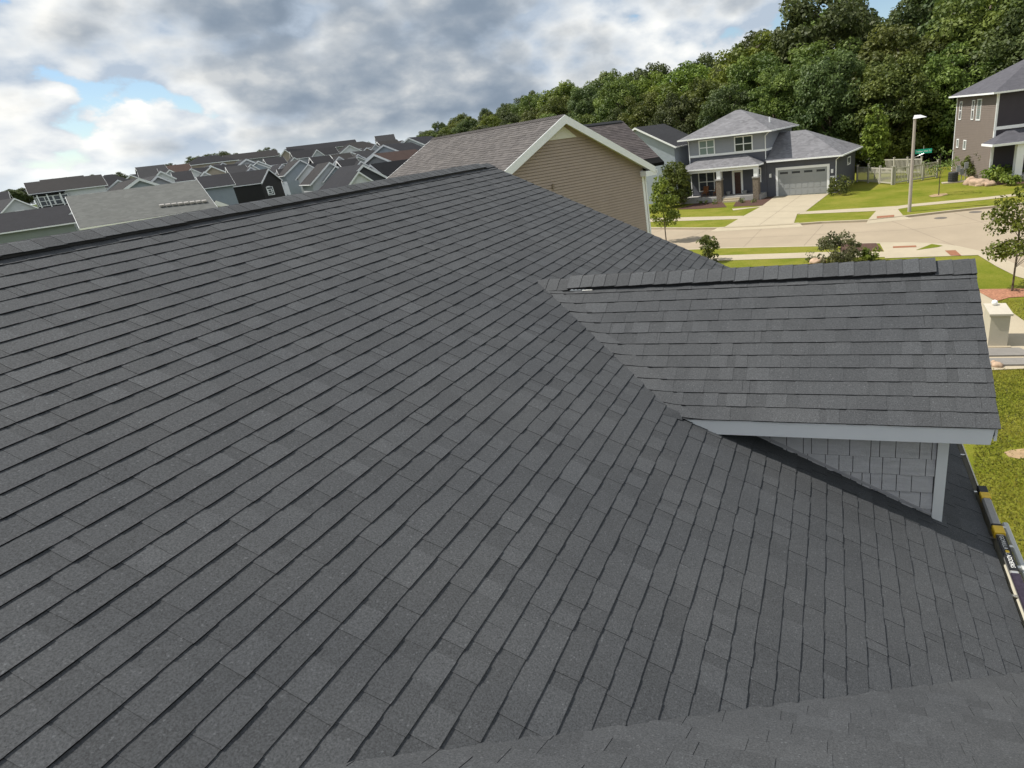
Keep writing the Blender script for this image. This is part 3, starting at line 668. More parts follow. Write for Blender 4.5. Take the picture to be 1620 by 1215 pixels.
# ================================================================== HOUSE KIT (local frame: x to the right, y into the house, z up; the front looks along -y)
def wallpos(side, a, z, d, ref):
    return {'F': (a, ref-d, z), 'B': (a, ref+d, z), 'R': (ref+d, a, z), 'L': (ref-d, a, z)}[side]
def wbox(mb, side, ref, a0, a1, z0, z1, d0, d1):
    if side == 'F': return mb.box(a0, a1, ref-d1, ref-d0, z0, z1)
    if side == 'B': return mb.box(a0, a1, ref+d0, ref+d1, z0, z1)
    if side == 'R': return mb.box(ref+d0, ref+d1, a0, a1, z0, z1)
    return mb.box(ref-d1, ref-d0, a0, a1, z0, z1)
def window(root, side, ref, a0, a1, z0, z1, nx=1, nz=2, fr=0.11, trim=WHITE, glass=GLASS, mun=0.05):
    mb = MB()
    wbox(mb, side, ref, a0, a1, z0, z0+fr, .003, .07); wbox(mb, side, ref, a0, a1, z1-fr, z1, .003, .07)
    wbox(mb, side, ref, a0, a0+fr, z0+fr, z1-fr, .003, .07); wbox(mb, side, ref, a1-fr, a1, z0+fr, z1-fr, .003, .07)
    wa, wz = a1-a0-2*fr, z1-z0-2*fr
    for i in range(1, nx):
        c = a0+fr+wa*i/nx; wbox(mb, side, ref, c-mun, c+mun, z0+fr, z1-fr, .012, .055)
    for i in range(1, nz):
        c = z0+fr+wz*i/nz; wbox(mb, side, ref, a0+fr, a1-fr, c-mun*.8, c+mun*.8, .012, .05)
    w = build('window', mb, trim, root)
    mb = MB(); wbox(mb, side, ref, a0+fr*.6, a1-fr*.6, z0+fr*.6, z1-fr*.6, .002, .02)
    build('pane', mb, glass, w)
    return w
def gable_roof(root, x0, x1, y0, y1, ze, p, axis, oh, rmat, trim, t=.12, rake=.22, gut=True, rk=(True, True), ends=(None, None)):
    """roof slab over a rectangle, ridge along axis; returns the roof part"""
    a0, a1, b0, b1 = (x0, x1, y0, y1) if axis == 'x' else (y0, y1, x0, x1)
    m_ = (b0+b1)/2; h = (b1-b0)/2; zr = ze+p*h; zo = ze-p*oh
    e0 = a0-(oh if ends[0] is None else ends[0]); e1 = a1+(oh if ends[1] is None else ends[1])
    prof = [(b0-oh, zo+t), (m_, zr+t), (b1+oh, zo+t), (b1+oh, zo), (m_, zr), (b0-oh, zo)]
    mb = MB().prism(prof, e0, e1, axis); roof = build('roof', mb, rmat, root)
    pr = [(b0-oh-.01, zo+t-.02), (m_, zr+t-.02), (b1+oh+.01, zo+t-.02), (b1+oh+.01, zo+t-.02-rake), (m_, zr+t-.02-rake), (b0-oh-.01, zo+t-.02-rake)]
    if rk[0]: build('rake_board', MB().prism(pr, e0-.03, e0-.002, axis), trim, root)
    if rk[1]: build('rake_board', MB().prism(pr, e1+.002, e1+.03, axis), trim, root)
    if gut:
        for s, b in ((-1, b0-oh), (1, b1+oh)):
            q0, q1 = sorted((b+s*.003, b+s*.12)); mb = MB()
            if axis == 'x': mb.box(e0, e1, q0, q1, zo-.04, zo+t-.03)
            else: mb.box(q0, q1, e0, e1, zo-.04, zo+t-.03)
            build('gutter', mb, trim, root)
    return roof, zr
def gable_wall(mb, x0, x1, y0, y1, z0, ze, p, axis, ends=True):
    b0, b1 = (y0, y1) if axis == 'x' else (x0, x1); a0, a1 = (x0, x1) if axis == 'x' else (y0, y1)
    return mb.prism([(b0, z0), (b0, ze), ((b0+b1)/2, ze+p*(b1-b0)/2), (b1, ze), (b1, z0)], a0, a1, axis)
def hip_roof(root, x0, x1, y0, y1, ze, p, oh, rmat, trim, t=.06):
    X0, X1, Y0, Y1 = x0-oh, x1+oh, y0-oh, y1+oh; zo = ze
    w, d = X1-X0, Y1-Y0; h = min(w, d)/2; zr = zo+p*h
    if w >= d: r0, r1 = (X0+h, (Y0+Y1)/2), (X1-h, (Y0+Y1)/2)
    else: r0, r1 = ((X0+X1)/2, Y0+h), ((X0+X1)/2, Y1-h)
    mb = MB()
    v = [(X0, Y0, zo), (X1, Y0, zo), (X1, Y1, zo), (X0, Y1, zo), (*r0, zr), (*r1, zr), (X0, Y0, zo-t), (X1, Y0, zo-t), (X1, Y1, zo-t), (X0, Y1, zo-t)]
    if abs(w-d) < 1e-4: f = [(0, 1, 4), (1, 2, 4), (2, 3, 4), (3, 0, 4)]
    elif w > d: f = [(0, 1, 5, 4), (1, 2, 5), (2, 3, 4, 5), (3, 0, 4)]
    else: f = [(0, 1, 4), (1, 2, 5, 4), (2, 3, 5), (3, 0, 4, 5)]
    f += [(6, 9, 8, 7), (0, 6, 7, 1), (1, 7, 8, 2), (2, 8, 9, 3), (3, 9, 6, 0)]
    roof = build('roof', mb.add(v, f), rmat, root)
    for bx in ((X0-.1, X1+.1, Y0-.1, Y0-.003), (X0-.1, X1+.1, Y1+.003, Y1+.1), (X0-.1, X0-.003, Y0-.001, Y1+.001), (X1+.003, X1+.1, Y0-.001, Y1+.001)):
        build('gutter', MB().box(*bx, zo-t-.09, zo-.012), trim, root)
    return roof, zr
def downspout(root, pts, trim=WHITE, w=.05): return build('downspout', MB().tube(pts, [w]*len(pts), 4), trim, root)
# ================================================================== BROWN NEIGHBOUR (gable wall turned towards us)
def brown_house():
    pk = atR(893, 182, 23.0); a = R_(32); u = Vector((math.sin(a), math.cos(a), 0))
    rz = math.atan2(u.y, u.x); k = 23.0/22.0; p = .548
    # local: x along the gable wall, y along the ridge (into the house), origin under the peak
    top = pk.z-GZ; half = 3.72*k
    root = thing('house', 'neighbouring house with brown lap siding, white rake boards and brown shingle roof', 'house', (pk.x, pk.y, GZ), rz)
    BR = pm('brown_siding', (0.390, 0.310, 0.250), .6, .05, 2); t = .14
    depth = 10.04*k; ze = top-t-p*half                # underside of the slab at the wall face
    ohr, ohe = .34, .28
    y0 = ohr                                         # wall face behind the rake
    left = half+2.6                                  # the far eave lies lower, hidden behind our ridge
    # walls
    mb = MB().prism([(-left+.3, -.3), (-left+.3, ze-p*(left-half)+p*.3), (0, ze+p*half), (half-.25, ze+p*.25), (half-.25, -.3)], y0, depth, 'y')
    wall = build('wall', mb, BR, root)
    # lap siding, one real course after another, joined
    mb = MB(); lap = .1016; z = .2
    while z < ze+p*half-.72:
        xl = -left+.32 if z < ze-p*(left-half)+p*.3 else max(-left+.32, -((ze+p*half)-z-lap)/p+.02)
        xr = min(half-.36, ((ze+p*half)-z-lap)/p-.02)
        if xr > xl: mb.add([(xl, y0-.020, z+lap-.022), (xr, y0-.020, z+lap-.022), (xr, y0-.044, z), (xl, y0-.044, z), (xl, y0-.003, z+.002), (xr, y0-.003, z+.002), (xl, y0-.003, z+lap-.022), (xr, y0-.003, z+lap-.022)], [(0, 3, 2, 1), (3, 4, 5, 2), (0, 1, 7, 6)])
        z += lap
    s_ = build('siding', mb, BR, wall, fix=False); s_['kind'] = 'stuff'
    # white panel in the peak
    zp = ze+p*half; build('gable_panel', MB().prism([(-.70, zp-.60), (.62, zp-.60), (0, zp-.12)], y0-.05, y0-.003, 'y'), CREAMT, root)
    # roof deck, both slopes
    ext_l, ext_r = left+ohe, half+ohe*.35
    mb = MB().prism([(-ext_l, top-p*ext_l), (0, top), (ext_r, top-p*ext_r), (ext_r, top-p*ext_r-t), (0, top-t), (-ext_l, top-p*ext_l-t)], 0, depth+ohr, 'y')
    roof = build('roof', mb, M_BSH, root)
    rb = [(-ext_l, top-p*ext_l+.01), (0, top+.01), (ext_r, top-p*ext_r+.01), (ext_r, top-p*ext_r-.24), (0, top-.27), (-ext_l, top-p*ext_l-.24)]
    build('rake_board', MB().prism(rb, -.035, -.002, 'y'), WHITE, root); build('rake_board', MB().prism(rb, depth+ohr+.002, depth+ohr+.035, 'y'), WHITE, root)
    build('soffit', MB().prism([(-ext_l, top-p*ext_l-t-.004), (0, top-t-.004), (ext_r, top-p*ext_r-t-.004), (ext_r, top-p*ext_r-t-.02), (0, top-t-.02), (-ext_l, top-p*ext_l-t-.02)], .0, y0-.002, 'y'), WHITE, root)
    build('eave_return', MB().box(half-.42, half+.16, -.02, y0+.1, ze-.24+p*.05, ze-.02), WHITE, root)
    build('corner_board', MB().box(half-.36, half-.245, y0-.035, y0-.001, -.1, ze+.0), WHITE, root)
    build('downspout', MB().tube([(half-.12, y0+.06, ze-.2), (half-.14, y0+.04, ze-.5), (half-.14, y0+.02, 0)], [.045]*3, 4), WHITE, root)
    build('gutter', MB().box(half+.10, half+.20, -.02, depth, ze-.14, ze-.02), WHITE, root)
    build('wall_outlet', MB().box(-.76, -.69, y0-.09, y0-.045, zp-2.2, zp-2.02), pm('tan_plastic', (0.24, 0.19, 0.15), .6), root)
    # shingle courses on the slope that faces us, joined
    def courses(par, mat, O, ux, up, length, n, seed, skip=None):
        r = random.Random(seed); mb = MB(); nn = ux.cross(up)
        for k_ in range(n):
            x = -r.uniform(0, .3)
            while x < length:
                w = r.uniform(.14, .36); a0, a1 = max(0, x), min(length, x+w)
                b = O-up*((k_+1)*E_); hgt = .010+r.choice((0, .006))
                if a1 > a0:
                    q = [b+ux*a0+nn*hgt, b+ux*a1+nn*hgt, b+ux*a1+up*.16+nn*.002, b+ux*a0+up*.16+nn*.002, b+ux*a0-nn*.01, b+ux*a1-nn*.01]
                    mb.add(q, [(0, 1, 2, 3), (4, 5, 1, 0)], r.uniform(.80, 1.18))
                x += w
        o = build('shingle_field', mb, mat, par, fix=False); o['kind'] = 'stuff'
    cs, ss = math.cos(math.atan(p)), math.sin(math.atan(p))
    courses(roof, M_BSH, Vector((0, depth+ohr, top)), Vector((0, -1, 0)), Vector((cs, 0, ss)), depth+ohr, int(math.hypot(ext_l, p*ext_l)/E_), 1)
    courses(roof, M_BSH, Vector((0, 0, top)), Vector((0, 1, 0)), Vector((-cs, 0, ss)), depth+ohr, int(math.hypot(ext_r, p*ext_r)/E_), 2)
    y = 0.0; r = random.Random(3)
    mb = MB()
    while y < depth+ohr-.05:
        mb.add([(-.16, y, top-.16*p+.03), (0, y, top+.035), (.16, y, top-.16*p+.03), (-.16, y+.15, top-.16*p+.016), (0, y+.15, top+.02), (.16, y+.15, top-.16*p+.016)], [(0, 1, 4, 3), (1, 2, 5, 4), (0, 3, 4, 5, 2, 1)], r.uniform(.75, .95)); y += .143
    build('ridge_cap', mb, M_BSH, roof)
    # dark boot on the slope
    build('vent_pipe', MB().tube([(-2.6, 3.9, top-2.6*p-.05), (-2.6, 3.9, top-2.6*p+.20)], [.10, .085], 10), BLACKP, root)
    # lower wing with darker shingles behind the right rake: its slope looks our way
    wr = thing('house', 'house with dark brown shingle slope right behind the brown gable', 'house', (0, 0, 0), rz)
    w0 = atR(935, 199, 32.1); w1 = atR(985, 190.5, 33.0); ri = (w1.xy-w0.xy).normalized()
    wr.location = (w0.x, w0.y, GZ); wr.rotation_euler = (0, 0, math.atan2(ri.y, ri.x)); Lw = (w1.xy-w0.xy).length
    h = (w0.z+w1.z)/2-GZ; pp = .60; W = 3.0
    mb = MB().prism([(-W+.8, -.3), (-W+.8, h-pp*W), (0, h-.25), (W, h-pp*W), (W, -.3)], -4, Lw-1.6, 'x'); build('wall', mb, BR, wr)
    mb = MB().prism([(-W-.3, h-pp*(W+.3)), (0, h), (W+.3, h-pp*(W+.3)), (W+.3, h-pp*(W+.3)-.14), (0, h-.14), (-W-.3, h-pp*(W+.3)-.14)], -4.3, Lw, 'x')
    rf = build('roof', mb, M_DSH, wr)
    c2, s2 = math.cos(math.atan(pp)), math.sin(math.atan(pp))
    courses(rf, M_DSH, Vector((-4.3, 0, h)), Vector((1, 0, 0)), Vector((0, c2, s2)), Lw+4.3, int(math.hypot(W, pp*W)/E_), 5)
    build('ridge_vent', MB().prism([(-.16, h-.16*pp+.01), (0, h+.01), (.16, h-.16*pp+.01), (.16, h-.16*pp+.06), (0, h+.06), (-.16, h-.16*pp+.06)], -4.2, Lw-.1, 'x'), BLACKP, wr)
brown_house()
# ================================================================== GREY HOUSE ACROSS THE STREET
def grey_house():
    O = atZ(1228.8, 310.8, GZ); root = thing('house', 'grey two storey house with hip roofs, porch and wide grey garage door', 'house', (O.x, O.y, GZ), R_(90-103))
    UP = pm('grey_upper_siding', (0.285, 0.300, 0.335), .7, .04, 2); LO = pm('charcoal_lower_siding', (0.100, 0.104, 0.125), .7, .06, 2)
    RF = far_shingle('light_grey_shingle', (0.165, 0.163, 0.172), .30)
    # local x = u, y = -v (into the house)
    build('wall', MB().box(-9.6, -1.0, 0, 9.0, 4.62, 6.42), UP, root)['label'] = 'mid grey upper storey wall'
    lw = build('wall', MB().box(-9.6, -1.02, .02, 8.98, -.2, 4.62), LO, root)
    mb = MB(); z = .7
    while z < 3.4:                                   # lap boards of the porch wall
        mb.add([(-9.6, .018, z+.14), (-1.3, .018, z+.14), (-1.3, -.012, z), (-9.6, -.012, z), (-9.6, .02, z), (-1.3, .02, z)], [(0, 3, 2, 1), (3, 4, 5, 2)]); z += .14
    s_ = build('siding', mb, LO, lw, fix=False); s_['kind'] = 'stuff'
    gw = build('wall', MB().box(-1.0, 6.05, .05, 8.6, -.2, 3.42), LO, root); gw['label'] = 'charcoal garage wall'
    build('belt_board', MB().box(-9.64, -.97, -.04, -.002, 4.58, 4.80), WHITE, root); build('belt_board', MB().box(-.998, -.95, .001, 5, 4.58, 4.80), WHITE, root)
    roof, zr = hip_roof(root, -9.9, -.75, -.3, 8.2, 6.56, .47, .55, RF, WHITE)
    build('vent_pipe', MB().tube([(-1.6, 3.2, 7.2), (-1.6, 3.2, 7.75)], [.09, .09], 8), WHITE, root)
    # garage roof: hip, abutting the side wall
    g0, g1, e = -.98, 6.65, 3.62; yf, yb = -.45, 9.2; ym = (yf+yb)/2; pg = .505; hg = (yb-yf)/2
    mb = MB().add([(g0, yf, e), (g1, yf, e), (g1, yb, e), (g0, yb, e), (g0, ym, e+pg*hg), (g1-hg, ym, e+pg*hg), (g0, yf, e-.05), (g1, yf, e-.05), (g1, yb, e-.05), (g0, yb, e-.05)],
                  [(0, 1, 5, 4), (1, 2, 5), (2, 3, 4, 5), (0, 4, 3, 9, 6), (6, 9, 8, 7), (0, 6, 7, 1), (1, 7, 8, 2), (2, 8, 9, 3)])
    r2 = build('roof', mb, RF, root); r2['label'] = 'grey hip roof of the garage wing'
    build('gutter', MB().box(g0+.15, g1+.1, yf-.1, yf-.003, e-.16, e-.02), WHITE, root); build('gutter', MB().box(g1+.003, g1+.1, yf-.001, yb, e-.16, e-.02), WHITE, root)
    # porch roof, hipped at both ends
    x0, x1, ye, yw, ez, tz = -10.5, -1.2, -2.0, -.002, 3.52, 4.42
    mb = MB().add([(x0, ye, ez), (x1, ye, ez), (x1, yw, ez), (x0, yw, ez), (x0+2.2, yw, tz), (x1-1.9, yw, tz), (x0, ye, ez-.05), (x1, ye, ez-.05), (x1, yw, ez-.05), (x0, yw, ez-.05)],
                  [(0, 1, 5, 4), (1, 2, 5), (3, 0, 4), (6, 9, 8, 7), (0, 6, 7, 1), (1, 7, 8, 2), (3, 9, 6, 0), (2, 8, 9, 3, 4, 5)])
    r3 = build('roof', mb, RF, root); r3['label'] = 'low grey porch roof'
    build('porch_beam', MB().box(x0+.25, x1-.1, ye+.15, ye+.42, 3.08, 3.46), WHITE, root)
    build('gutter', MB().box(x0-.05, x1+.05, ye-.11, ye-.003, ez-.15, ez-.02), WHITE, root); build('gutter', MB().box(x1+.003, x1+.1, ye, yf-.11, ez-.15, ez-.02), WHITE, root)
    # porch floor, steps, pillars
    build('porch_floor', MB().box(-9.9, -1.05, -1.9, .02, -.1, .52), pm('porch_concrete', (.36, .35, .33), .9, .08), root)
    for i, (d, h) in enumerate(((2.25, .36), (2.62, .18))): build('step', MB().box(-5.05, -3.25, -d, -1.9-.002 if i == 0 else -2.252, -.1, h), CONC, root)
    STONE = pm('tan_stone', (0.20, 0.165, 0.125), .9, .35, 7, .5, 12)
    for cx in (-5.6, -1.55, -10.05):
        pb = build('pillar_base', MB().prism([(cx-.30, -2.02), (cx+.30, -2.02), (cx+.30, -1.42), (cx-.30, -1.42)], -.1, 2.2, 'z'), STONE, root)
        build('pillar_cap', MB().box(cx-.35, cx+.35, -2.07, -1.37, 2.2, 2.34), pm('stone_cap', (.34, .33, .31), .8), root)
        build('pillar', MB().box(cx-.21, cx+.21, -1.93, -1.51, 2.34, 3.08), WHITE, root)
    build('corner_board', MB().box(-9.66, -9.56, -.03, .1, .5, 4.58), WHITE, root)
    # windows
    window(root, 'F', 0, -8.45, -6.6, 4.72, 6.28, 2, 2, glass=GLASSG); window(root, 'F', 0, -4.4, -2.4, 4.72, 6.28, 2, 2)  # left pane: sky reflection put into the pale glass colour
    window(root, 'F', .02, -8.75, -5.9, .95, 3.02, 3, 2); window(root, 'F', .02, -2.35, -1.6, 1.55, 3.02, 1, 2)
    window(root, 'R', 6.05, 4.6, 6.0, 2.15, 2.95, 1, 1, glass=GLASS); window(root, 'R', -1.0, 6.9, 7.6, 5.35, 5.95, 1, 1)
    # front door
    d = build('door', MB().box(-4.55, -3.85, -.01, .015, .53, 2.72), pm('dark_red_door', (.05, .017, .012), .35, .1), root)
    build('handle', MB().box(-4.50, -4.44, -.07, -.012, 1.45, 1.72), BLACKP, d)
    mb = MB().box(-4.82, -4.56, -.03, .01, .52, 2.92).box(-3.84, -3.62, -.03, .01, .52, 2.92).box(-4.559, -3.841, -.03, .01, 2.73, 2.92); build('door_frame', mb, WHITE, root)
    # garage door with recessed panels and a row of lights
    GD = pm('grey_garage_door', (.30, .315, .315), .55, .03, 1)
    gd = build('garage_door', MB().box(.18, 5.12, .01, .045, -.02, 2.6), GD, root)
    for r in range(4):
        for c in range(8):
            a = .18+.6175*c
            build('panel', MB().box(a+.06, a+.56, -.004, .009, .08+.65*r, .57+.65*r), GD, gd) if r < 3 else None
    for c in range(4):
        a = .18+1.235*c; build('pane', MB().box(a+.2, a+1.03, -.006, .009, 2.18, 2.38), GLASS, gd)
    build('door_frame', MB().box(-.05, .18, -.03, .048, -.02, 2.6).box(5.12, 5.36, -.03, .048, -.02, 2.6).box(-.05, 5.36, -.03, .048, 2.6, 2.84), WHITE, root)
    for a in (-.62, 5.62): build('wall_lamp', MB().box(a-.10, a+.10, -.12, .048, 1.95, 2.32), WHITE, root)
    build('house_number', MB().box(5.42, 5.86, .0, .048, 1.40, 1.66), WHITE, root)
    for pts in ([(-9.45, -.8, 6.5), (-9.6, -.1, 6.2), (-9.6, -.08, 3.9)], [(-.3, -.8, 6.5), (-1.05, -.1, 6.05), (-1.05, -.1, 3.8)], [(6.45, -.4, 3.5), (5.98, -.02, 3.15), (5.98, -.02, .4)]): downspout(root, pts)
    # porch furniture
    WOOD = pm('orange_wood', (.25, .10, .035), .6, .2, 10)
    for i, cx in enumerate((-7.75, -6.35)):
        c = thing('chair', 'brown wooden porch chair on the '+('left' if i == 0 else 'right')+' of the small table', 'chair', root.matrix_basis @ Vector((cx, -.75, .52)), R_(90-103), 'chairs on the porch')
        build('seat', MB().box(-.3, .3, -.3, .3, .38, .44), WOOD, c)
        for s in range(5): build('slat', MB().add([(-.3+.125*s, .24, .44), (-.2+.125*s, .24, .44), (-.2+.125*s, .42, 1.05), (-.3+.125*s, .42, 1.05), (-.3+.125*s, .28, .44), (-.2+.125*s, .28, .44), (-.2+.125*s, .46, 1.05), (-.3+.125*s, .46, 1.05)], [(0, 1, 2, 3), (4, 7, 6, 5), (0, 3, 7, 4), (1, 5, 6, 2), (3, 2, 6, 7)]), WOOD, c)
        for lx_, ly_ in ((-.27, -.27), (.23, -.27), (-.27, .23), (.23, .23)): build('leg', MB().box(lx_, lx_+.05, ly_, ly_+.05, 0, .38), WOOD, c)
        for s in (-.36, .29): build('arm', MB().box(s, s+.07, -.32, .34, .62, .66), WOOD, c)
    c = thing('table', 'small dark round table between the two porch chairs', 'table', root.matrix_basis @ Vector((-7.05, -.75, .52)), 0)
    build('top', MB().tube([(0, 0, .5), (0, 0, .54)], [.26, .26], 14), BLACKP, c); build('leg', MB().tube([(0, 0, 0), (0, 0, .5)], [.05, .04], 8), BLACKP, c)
    for i, (cx, rr_) in enumerate(((-5.2, .24), (-3.35, .26))):
        c = thing('plant_pot', 'pale pot '+('left of the front door' if i == 0 else 'right of the front door'), 'pot', root.matrix_basis @ Vector((cx, -.35, .52)), 0)
        build('pot', MB().tube([(0, 0, 0), (0, 0, .3), (0, 0, .34)], [rr_*.7, rr_, rr_*1.08], 12), pm('stone_pot', (.33, .33, .32), .8), c)
    return root
grey = grey_house()
# ================================================================== HOUSE ON THE RIGHT
def right_house():
    A = 80; O = atZ(1566, 277, GZ+.55)                # front corner
    root = thing('house', 'tall brown sided house with white trim at the right edge', 'house', (O.x, O.y, GZ), R_(90-A))
    BR = pm('taupe_siding', (0.200, 0.165, 0.142), .65, .05, 2); PU = pm('aubergine_siding', (0.052, 0.045, 0.055), .7, .06, 2)
    RF = far_shingle('slate_shingle', (0.092, 0.090, 0.102), .18)
    # x to the right along the front, y back. side wall at x = 0
    H = 7.35; D = 9.6; Wd = 13
    wall = build('wall', MB().box(0, Wd, 0.01, D, -.2, H), BR, root)
    mb = MB(); z = .3
    while z < H-.1:
        mb.add([(-.003, .12, z+.15), (-.003, D-.12, z+.15), (-.028, D-.12, z), (-.028, .12, z), (-.001, .12, z), (-.001, D-.12, z)], [(0, 1, 2, 3), (3, 2, 5, 4)]); z += .15
    s_ = build('siding', mb, BR, wall, fix=False); s_['kind'] = 'stuff'
    build('wall', MB().box(.04, Wd, -.03, .008, -.2, H), PU, root)['label'] = 'dark aubergine front wall'
    hip_roof(root, 0, Wd, 0, D, H+.12, .52, .55, RF, WHITE)
    for a in (0.0, D-.12): build('corner_board', MB().box(-.05, -.001, a, a+.13, .2, H), WHITE, root)
    build('corner_board', MB().box(-.05, .09, -.075, -.032, .2, H), WHITE, root)
    build('belt_board', MB().box(.09, Wd, -.085, -.033, 4.35, 4.62), WHITE, root)
    for a0, a1, z0, z1, nz in ((8.1, 8.75, 5.2, 6.9, 2), (4.95, 5.55, 5.2, 6.95, 2), (3.35, 4.35, 5.15, 7.0, 1), (8.15, 8.75, 2.55, 3.4, 1), (6.15, 6.9, 2.45, 3.35, 1)):
        window(root, 'L', 0, a0, a1, z0, z1, 1, nz, .09, glass=GLASSG if nz == 1 else GLASS)
    window(root, 'F', -.03, 2.5, 5.0, 4.85, 6.9, 2, 2, .14, glass=GLASSG); window(root, 'F', -.03, 1.9, 3.5, 2.0, 3.2, 1, 1, .14, glass=GLASSG)
    # porch roof
    x0, x1, ye, yw, ez, tz = -.9, 8, -2.3, -.034, 3.35, 4.25
    mb = MB().add([(x0, ye, ez), (x1, ye, ez), (x1, yw, ez), (x0, yw, ez), (x0+1.9, yw, tz), (x1, yw, tz), (x0, ye, ez-.05), (x1, ye, ez-.05), (x1, yw, ez-.05), (x0, yw, ez-.05)],
                  [(0, 1, 5, 4), (1, 2, 5), (3, 0, 4), (6, 9, 8, 7), (0, 6, 7, 1), (1, 7, 8, 2), (3, 9, 6, 0)])
    build('roof', mb, RF, root)['label'] = 'low porch roof of the right house'
    build('gutter', MB().box(x0-.1, x1, ye-.1, ye-.003, ez-.2, ez-.02), WHITE, root); build('gutter', MB().box(x0-.1, x0-.003, ye-.001, yw, ez-.2, ez-.02), WHITE, root)
    build('pillar', MB().box(1.15, 1.75, -2.1, -1.6, .55, 3.13), WHITE, root); build('pillar', MB().box(5.4, 6.0, -2.1, -1.6, .55, 3.13), WHITE, root)
    build('porch_floor', MB().box(.9, 8, -2.2, -.035, .0, .55), pm('porch_concrete', (.36, .35, .33), .9, .08), root)
    build('door', MB().box(4.2, 5.2, -.06, -.032, .56, 2.75), pm('pale_green_door', (.42, .50, .46), .5, .03), root)
    downspout(root, [(-.3, -.5, 7.35), (-.1, -.1, 7.0), (-.1, -.1, 4.3)]); downspout(root, [(-.12, -.08, 3.2), (-.12, -.08, .4)])
    # finials of snow guards / vents along the hip
    r = random.Random(4)
    for i in range(7):
        x = 4.3+.42*i; build('roof_vent', MB().box(x, x+.34, D/2-.35, D/2-.05, 7.47+.52*(D/2+.55)-.25, 7.47+.52*(D/2+.55)+.02), pm('vent_grey', (.16, .19, .18), .6), root)
    return root
right = right_house()
# ================================================================== THE OTHER HOUSES
WALLC = dict(white=(.70, .71, .72), pale=(.50, .52, .54), blue=(.33, .37, .41), grey=(.25, .255, .265), cream=(.58, .53, .44), beige=(.40, .34, .28), black=(.028, .026, .026), green=(.26, .29, .27), dark=(.085, .087, .095), brown=(.19, .15, .125))
ROOFC = dict(char=(.021, .021, .025), black=(.017, .017, .020), grey=(.125, .128, .121), brown=(.028, .026, .026), red=(.055, .034, .028), mid=(.033, .033, .036))
KR = 2.5
ORDW = ('first', 'second', 'third', 'fourth', 'fifth', 'sixth', 'seventh', 'eighth', 'ninth', 'tenth', 'eleventh', 'twelfth', 'thirteenth', 'fourteenth', 'fifteenth', 'sixteenth')
def wm(c): return pm('siding_'+c, WALLC[c], .7, .05, 1.5)
def rm(c): return far_shingle('roof_'+c, ROOFC[c], .16)
def far_house(label, A, B, depth, p, roof, wall, hip=False, cross=(), wins=(), group='houses of the estate on the left', oh=.45, trim=WHITE, extra=None, rake=.30, gwins=()):
    """A, B: ends of the ridge in space. Local x runs along the ridge from A to B, the front (-y) is the side that faces the camera."""
    A, B = Vector(A), Vector(B); d = (B-A); L = math.hypot(d.x, d.y); ux = Vector((d.x/L, d.y/L))
    mid = (A+B)/2; back = Vector((-ux.y, ux.x))       # +y local = back
    if (mid.xy-CAM.xy).dot(back) < 0: ux = -ux; A, B = B, A
    g = ground(mid.x, mid.y); root = thing('house', label, 'house', (A.x, A.y, g-.1), math.atan2(ux.y, ux.x), group)
    zr = (A.z+B.z)/2-g+.1; depth *= 1.5 if depth < 10 else 1.0; h = depth/2; W = wm(wall); Rf = rm(roof)
    if hip:
        ze = zr-p*(h+oh); x0, x1 = -h*.95, L+h*.95
        build('wall', MB().box(x0, x1, -h, h, -.6, ze-.02), W, root)
        hr = p*(h+oh); mb = MB(); X0, X1, Y0, Y1 = x0-oh, x1+oh, -h-oh, h+oh
        mb.add([(X0, Y0, ze), (X1, Y0, ze), (X1, Y1, ze), (X0, Y1, ze), (0, 0, zr), (L, 0, zr), (X0, Y0, ze-.06), (X1, Y0, ze-.06), (X1, Y1, ze-.06), (X0, Y1, ze-.06)],
               [(0, 1, 5, 4), (1, 2, 5), (2, 3, 4, 5), (3, 0, 4), (6, 9, 8, 7), (0, 6, 7, 1), (1, 7, 8, 2), (2, 8, 9, 3), (3, 9, 6, 0)])
        build('roof', mb, Rf, root)
        build('gutter', MB().box(X0-.1, X1+.1, Y0-.1, Y0-.003, ze-.2, ze-.015), trim, root)
    else:
        x0, x1 = oh, L-oh; ze = zr-.12-p*h
        mb = MB(); gable_wall(mb, x0, x1, -h, h, -.6, ze, p, 'x'); build('wall', mb, W, root)
        gable_roof(root, x0, x1, -h, h, ze, p, 'x', oh, Rf, trim, rake=rake)
    for (cx, w, out, drop, cp_, cwall) in cross:      # cross gables on the front slope
        cx *= KR; w *= KR*.9; drop *= 1.7; out = out*1.4 if out > 0 else -h*.45
        zt = zr-drop; cze = zt-cp_*w/2-.1; y0 = -h-out
        mb = MB(); gable_wall(mb, cx-w/2, cx+w/2, y0, 0, -.6, cze, cp_, 'y'); build('wall', mb, wm(cwall), root)
        gable_roof(root, cx-w/2, cx+w/2, y0, 0, cze, cp_, 'y', oh*.7, Rf, trim, rake=rake, rk=(True, False))
    for (a, w, z, hh, nx, proud) in wins:
        a *= KR; w *= 1.35; hh *= 1.15; z = ze-2.35; window(root, 'F', -h-proud*1.4, a-w/2, a+w/2, z, z+hh, nx, 2, .12, trim)
        window(root, 'F', -h-proud*1.4, a-w/2, a+w/2, z-2.9, z-2.9+hh, nx, 2, .12, trim)
    for (side, y, w, z, hh) in gwins: window(root, side, oh if side == 'L' else L-oh, y-w/2, y+w/2, ze-2.2, ze-2.2+hh*1.2, 1, 2, .12, trim)
    if extra: extra(root, L, h, zr, ze)
    return root
